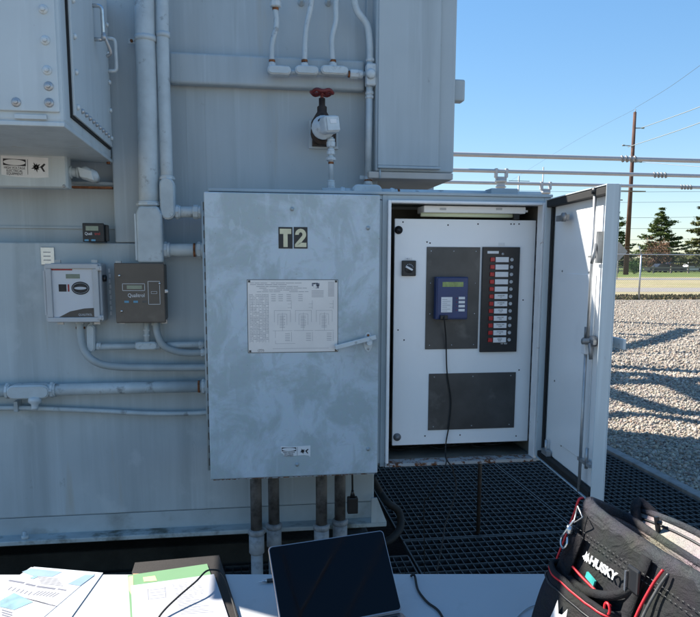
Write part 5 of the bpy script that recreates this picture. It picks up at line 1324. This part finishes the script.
# ------------------------------------------------------------------ poles and wires
UY = 86
a = P(626.5, 273.5, UY); top = P(635, 112, UY)
Up_ = thing('utility_pole', 'tall reddish brown utility pole beyond the fence, left of the big spruce', 'utility pole', (top.x, UY, 0))
build('pole', MB().cyl((top.x, UY, 0), (top.x, UY, top.z), .34, .19, n=14), m_polewood, Up_)
def arm(px, py, s, ln=1.5):
    z = P(634, py, UY).z; return (top.x, UY, z), (top.x+s*ln, UY, z+.05)
for (py, s, ln_) in ((128, 1, 1.3), (146, -1, 1.4), (162, 1, 1.3)):
    p, q = arm(0, py, s, ln_); build('insulator_arm', MB().tube([p, q], [.07, .05], 8).lathe(V(q)-V((.25*s, 0, 0)), (s, 0, 0), [(.10, 0), (.10, .15), (.06, .16), (.10, .2), (.10, .32)], 10), m_hinge, Up_)
z = P(634, 191.5, UY).z; build('crossarm', MB().box(top.x-1.6, top.x+1.9, UY-.4, UY-.28, z-.07, z+.07), m_polewood2, Up_, .01)
build('pole_cap', MB().cyl((top.x+.05, UY, top.z-.1), (top.x+.05, UY, top.z+.35), .05), m_hinge, Up_)
mb_w = [((641, 128), (700, 106), (760, 80)), ((628, 147), (700, 122), (770, 90)), ((642, 162), (700, 166), (770, 168))]
for i, w in enumerate(mb_w):
    pts = [P(w[0][0], w[0][1], UY), P(w[1][0], w[1][1]+.6, UY-22), P(w[2][0], w[2][1], UY-40)]
    tag(build('power_line', MB().tube(spline(pts, 8), .045 if i < 2 else .03, 6), m_wire, origin=pts[0]), ('highest pale power line rising right from the brown pole', 'second pale power line rising right from the brown pole', 'faint power line running level right from the brown pole')[i], 'power line', 'power lines strung from the brown pole')
pts = [P(635, 108, UY), P(668, 88, UY-14), P(710, 58, UY-30)]
tag(build('power_line', MB().tube(spline(pts, 8), .018, 6), m_wiredark, origin=pts[0]), 'thin dark wire rising steeply right from the top of the brown pole', 'power line', 'power lines strung from the brown pole')
tag(build('power_line', MB().tube(spline([P(430, 232, UY+60), P(560, 150, UY+30), P(635, 109, UY)], 6), .014, 6), m_wiredark, origin=P(635, 109, UY)), 'thin dark wire dropping left behind the brown pole top', 'power line', 'power lines strung from the brown pole')
for i, (y0_, y1_) in enumerate(((190, 191), (200, 201.5), (216, 216.5), (226, 228), (239, 238))):
    Yw = 130; pts = [P(500, y0_, Yw), P(600, (y0_+y1_)/2+1.5, Yw), P(760, y1_, Yw)]
    tag(build('power_line', MB().tube(spline(pts, 8), .032, 6), m_wire, origin=pts[0]), 'thin distant wire crossing level behind the trees, %s from the top' % ('first', 'second', 'third', 'fourth', 'fifth')[i], 'power line', 'distant level power lines')
# far small poles
def small_pole(px, pyt, pyb, Y, arms, label, m=None, r=.16):
    t, b_ = P(px, pyt, Y), P(px, pyb, Y)
    C = thing('utility_pole', label, 'utility pole', (t.x, Y, 0)); build('pole', MB().cyl((t.x, Y, 0), (t.x, Y, t.z), r*1.3, r, n=10), m or m_polewood2, C)
    for (py, w) in arms:
        z = P(px, py, Y).z; build('crossarm', MB().box(t.x-w, t.x+w, Y-.2, Y-.1, z-.07, z+.07), m or m_polewood2, C)
small_pole(615.5, 199, 268, 95, [(200, 1.0)], 'slender weathered pole close to the open door edge', r=.13)
small_pole(519, 176, 268, 150, [(181, 2.4), (192, 1.6)], 'faint distant pole with crossarms above the cabinet roof', m_wire, .16)
small_pole(543.5, 167, 268, 110, [], 'thin lightning mast behind the right post insulator', m_wire, .09)

# ------------------------------------------------------------------ street sign, cars, hedge, rail fence
Y = 62; t, b_ = P(618, 241, Y), P(618, 280, Y)
C = thing('road_sign', 'grey back of a diamond road sign on a post beside the open door edge', 'sign', (t.x, Y, 0))
h_ = .9; cz_ = P(620, 251.5, Y).z
build('sign_post', MB().cyl((t.x+.1, Y, 0), (t.x+.1, Y, cz_+.5), .04), m_steel, C)
build('sign_plate', MB().prism([(t.x+.1-h_, Y-.05, cz_), (t.x+.1, Y-.05, cz_-h_), (t.x+.1+h_, Y-.05, cz_), (t.x+.1, Y-.05, cz_+h_)], (0, .02, 0)), m_signback, C)
def car(px, py, Y, m, label, L_=4.6, van=False, rot=0):
    p = P(px, py, Y); C = thing('parked_car', label, 'car', (p.x, Y, 0), 'cars parked across the road')
    Tm = Matrix.Translation((p.x, Y, 0)) @ Matrix.Rotation(rot, 4, 'Z')
    w = 1.8; h1 = .85; h2 = 1.45 if not van else 1.7
    prof = [(-L_/2, .3), (-L_/2, .75), (-L_/2+.15, h1), (-L_*.22, h1+.08), (-L_*.10, h2), (L_*.22, h2), (L_*.36, h1+.1), (L_/2-.05, h1), (L_/2, .6), (L_/2, .3)]
    build('body', MB(Tm).prism([(a, -w/2, b_) for a, b_ in prof], (0, w, 0)), m, C, .06)
    gl = [(-L_*.19, h1+.12), (-L_*.10, h2-.1), (L_*.21, h2-.1), (L_*.32, h1+.12)]
    build('window', MB(Tm).prism([(a, -w/2-.02, b_) for a, b_ in gl], (0, w+.04, 0)), m_carg, C)
    for u in (-L_*.31, L_*.31):
        for v in (-w/2+.02, w/2-.22): build('wheel', MB(Tm).cyl((u, v-.04, .33), (u, v+.2, .33), .33, n=16), m_rubber, C)
car(660, 266, 108, m_carp, 'dark parked car in front of the rust coloured tree'); car(671, 266, 112, m_carp, 'dark parked pickup at the right of the first dark car', 4.8, True)
car(690, 264, 118, m_carw, 'white parked van by the right edge of the picture', 4.8, True)
Y = 100; C = thing('rail_fence', 'low grey wooden rail fence on the far lawn', 'fence', (P(650, 268, Y).x, Y, 0))
xa_, xb_ = P(600, 268, Y).x, P(740, 268, Y).x
build('rail', MB().box(xa_, xb_, Y-.05, Y+.05, .75, .95), m_railwood, C); build('rail', MB().box(xa_, xb_, Y-.05, Y+.05, .35, .5), m_railwood, C)
for k in range(9): x = xa_+(xb_-xa_)*k/8; build('post', MB().box(x-.1, x+.1, Y-.1, Y+.1, 0, 1.1), m_railwood, C)

# ------------------------------------------------------------------ trees
def leaf(vs, fs, c, s, up=.5):
    a = V((random.gauss(0, 1), random.gauss(0, 1), random.gauss(0, up))).normalized(); b_ = V((random.gauss(0, 1), random.gauss(0, 1), random.gauss(0, up)))
    b_ = (b_-a*b_.dot(a)).normalized(); o = len(vs); s1 = s*random.uniform(.6, 1.2); s2 = s1*random.uniform(.35, .7)
    vs += [c-a*s1, c+b_*s2, c+a*s1, c-b_*s2]; fs.append((o, o+1, o+2, o+3))
def conifer(name, x, y, H, R, label, m, seed, levels=14, dens=1.0, lean=0, group='conifers beyond the road', droop=.12):
    random.seed(seed); C = thing(name, label, 'tree', (x, y, 0), group)
    tr = MB().tube([(x, y, 0), (x+.1, y, H*.5), (x, y, H*.97)], [H*.022, H*.014, H*.003], 10)
    vs, fs = [], []
    for l in range(levels):
        t = l/(levels-1); z = H*(.14+.82*t); rmax = R*(1-t)**.72*random.uniform(.72, 1.15)+.25
        nb = int(5+5*(1-t))
        a0 = random.uniform(0, 6)
        for b_ in range(nb):
            a = a0+2*pi*b_/nb+random.uniform(-.3, .3); rl = rmax*random.uniform(.6, 1.18)
            zz = z+random.uniform(-.045, .045)*H; rise = random.uniform(-.02, .14)
            e = V((cos(a), sin(a), 0))
            tr.tube([V((x, y, zz)), V((x, y, zz))+e*rl*.5+V((0, 0, rl*rise*.2-droop*rl*.2)), V((x, y, zz))+e*rl*.95+V((0, 0, rl*rise))], [H*.005, H*.003, .02], 5, cap=False)
            for k in range(int(46*dens*(rl/R+.25))):
                q = random.uniform(.18, 1)**.75; wd = rl*.17*(1.15-q*.6)
                c = V((x, y, zz))+e*rl*q+V((-e.y, e.x, 0))*random.gauss(0, wd)+V((0, 0, rl*(rise*q*q-droop*q*(1-q))+random.gauss(0, H*.008)))
                for _ in range(3): leaf(vs, fs, c+V((random.gauss(0, .2), random.gauss(0, .2), random.gauss(0, .06))), H*.021, .22)
    build('trunk', tr, m_bark, C); build('crown', MB().add(vs, fs), m, C)
def broadleaf(name, x, y, H, R, label, m, seed, n=5200, trunk=.3, group='trees and shrubs beyond the road', low=.25):
    random.seed(seed); C = thing(name, label, 'tree' if H > 2.5 else 'shrub', (x, y, 0), group)
    tr = MB().tube([(x, y, 0), (x, y, H*.5)], [H*.03, H*.018], 8)
    cl = []
    for k in range(26):
        a = random.uniform(0, 2*pi); z = random.uniform(low, .95); rr = R*math.sqrt(max(.02, 1-((z-.55)/.5)**2))*random.uniform(.2, .85)
        c = V((x+rr*cos(a), y+rr*sin(a), H*z)); cl.append((c, R*random.uniform(.22, .42)))
        tr.tube([V((x, y, H*.3)), (V((x, y, H*.3))+c)/2+V((0, 0, -.1*H*.3)), c], [H*.012, H*.008, .01], 5, cap=False)
    vs, fs = [], []
    for i in range(n):
        c, r_ = random.choice(cl); d = V((random.gauss(0, 1), random.gauss(0, 1), random.gauss(0, .8))).normalized()*r_*random.uniform(.4, 1.05)
        leaf(vs, fs, c+d, max(.07, H*.02), .8)
    build('trunk', tr, m_bark, C); build('crown', MB().add(vs, fs), m, C)
def at(px, Y): p = P(px, 262, Y); return p.x
conifer('spruce_tree', at(659, 128), 128, 12.0, 6.3, 'big layered spruce in the open, right of the brown pole', m_spruce, 11, 11, 2.2)
conifer('spruce_tree', at(612, 118), 118, 11.8, 4.6, 'dark spruce half hidden between the open door and the brown pole', m_spruce, 12, 12)
conifer('spruce_tree', at(703, 105), 105, 12.2, 3.9, 'spruce cut off by the right edge of the picture', m_oak, 13, 12)
conifer('spruce_tree', at(560, 130), 130, 9.5, 4.0, 'spruce hidden behind the open door', m_spruce, 14, 11, .7)
conifer('spruce_tree', at(748, 130), 130, 11, 4.6, 'spruce standing just beyond the right edge', m_spruce, 15, 11, .7)
broadleaf('maple_tree', at(657, 112), 112, 5.6, 2.9, 'small rust coloured tree in front of the big spruce', m_maple, 21, 4200)
broadleaf('round_bush', at(634.5, 92), 92, 1.75, 1.15, 'clipped round green bush right of the brown pole', m_hedge, 22, 3000, low=.15)
broadleaf('round_bush', at(609.5, 96), 96, 1.7, 1.0, 'clipped green bush at the edge of the open door', m_hedge, 23, 2000, low=.15)
lab = ['olive tree in the far row behind the slender pole', 'olive tree in the far row left of the rust coloured tree', 'olive tree in the far row behind the rust coloured tree', 'olive tree in the far row above the dark parked cars', 'olive tree in the far row above the white van', 'olive tree in the far row at the right picture edge']
for k, px in enumerate((606, 629, 648, 668, 686, 702)):
    broadleaf('distant_tree', at(px, 165+k*3), 165+k*3, (4.5, 4.0, 5, 4.8, 4.2, 5.2)[k], (4.2, 3.2, 3.4, 3.8, 3.4, 3.6)[k], lab[k], (m_oak, m_oak, m_maple, m_oak, m_oak, m_oak)[k], 30+k, 2400, low=.12, group='far row of trees')
# far wood as one mass at the horizon
random.seed(50); vs, fs = [], []
for i in range(26000):
    x = random.uniform(-60, 260); h = 3.2+1.4*mn.noise(V((x*.06, 3, 0)))+1.0*mn.noise(V((x*.21, 7, 0)))
    leaf(vs, fs, V((x, 232+random.uniform(-5, 5), random.uniform(0, 1)*max(1.2, h))), .42, .8)
tag(build('far_wood', MB().add(vs, fs), m_oak), 'low hazy line of woodland on the horizon', 'woodland', kind='stuff')

# ------------------------------------------------------------------ light
w = bpy.data.worlds.new('World'); S.world = w; w.use_nodes = True; nt = w.node_tree
sun_dir = V((-.90, .64, 1.0)).normalized()
el = math.asin(sun_dir.z); az = math.atan2(sun_dir.x, sun_dir.y)
sky = nt.nodes.new('ShaderNodeTexSky'); sky.sky_type = 'NISHITA'; sky.sun_disc = False; sky.sun_elevation = el; sky.sun_rotation = az
sky.altitude = 100; sky.air_density = 1.1; sky.dust_density = .1; sky.ozone_density = 3.2
bg = nt.nodes['Background']; bg.inputs[1].default_value = .118
hs = nt.nodes.new('ShaderNodeHueSaturation'); hs.inputs['Saturation'].default_value = 1.48
gm = nt.nodes.new('ShaderNodeGamma'); gm.inputs[1].default_value = .62; nt.links.new(sky.outputs[0], gm.inputs[0]); nt.links.new(gm.outputs[0], hs.inputs['Color'])
wb = nt.nodes.new('ShaderNodeMix'); wb.data_type = 'RGBA'; wb.blend_type = 'MULTIPLY'; wb.inputs[0].default_value = 1; wb.inputs[7].default_value = (.93, 1.0, 1.08, 1)
nt.links.new(hs.outputs[0], wb.inputs[6]); nt.links.new(wb.outputs[2], bg.inputs[0])
sl = bpy.data.lights.new('sun', 'SUN'); sl.energy = 4.5; sl.angle = radians(.53); sl.color = (1, .95, .87)
so = bpy.data.objects.new('sun', sl); COL.objects.link(so); so.rotation_mode = 'QUATERNION'; so.rotation_quaternion = sun_dir.to_track_quat('Z', 'Y')
S.view_settings.view_transform = 'Standard'; S.view_settings.look = 'None'; S.view_settings.gamma = 1; S.view_settings.exposure = 1.45
S.view_settings.use_curve_mapping = False
S.render.engine = 'CYCLES'; S.cycles.max_bounces = 8
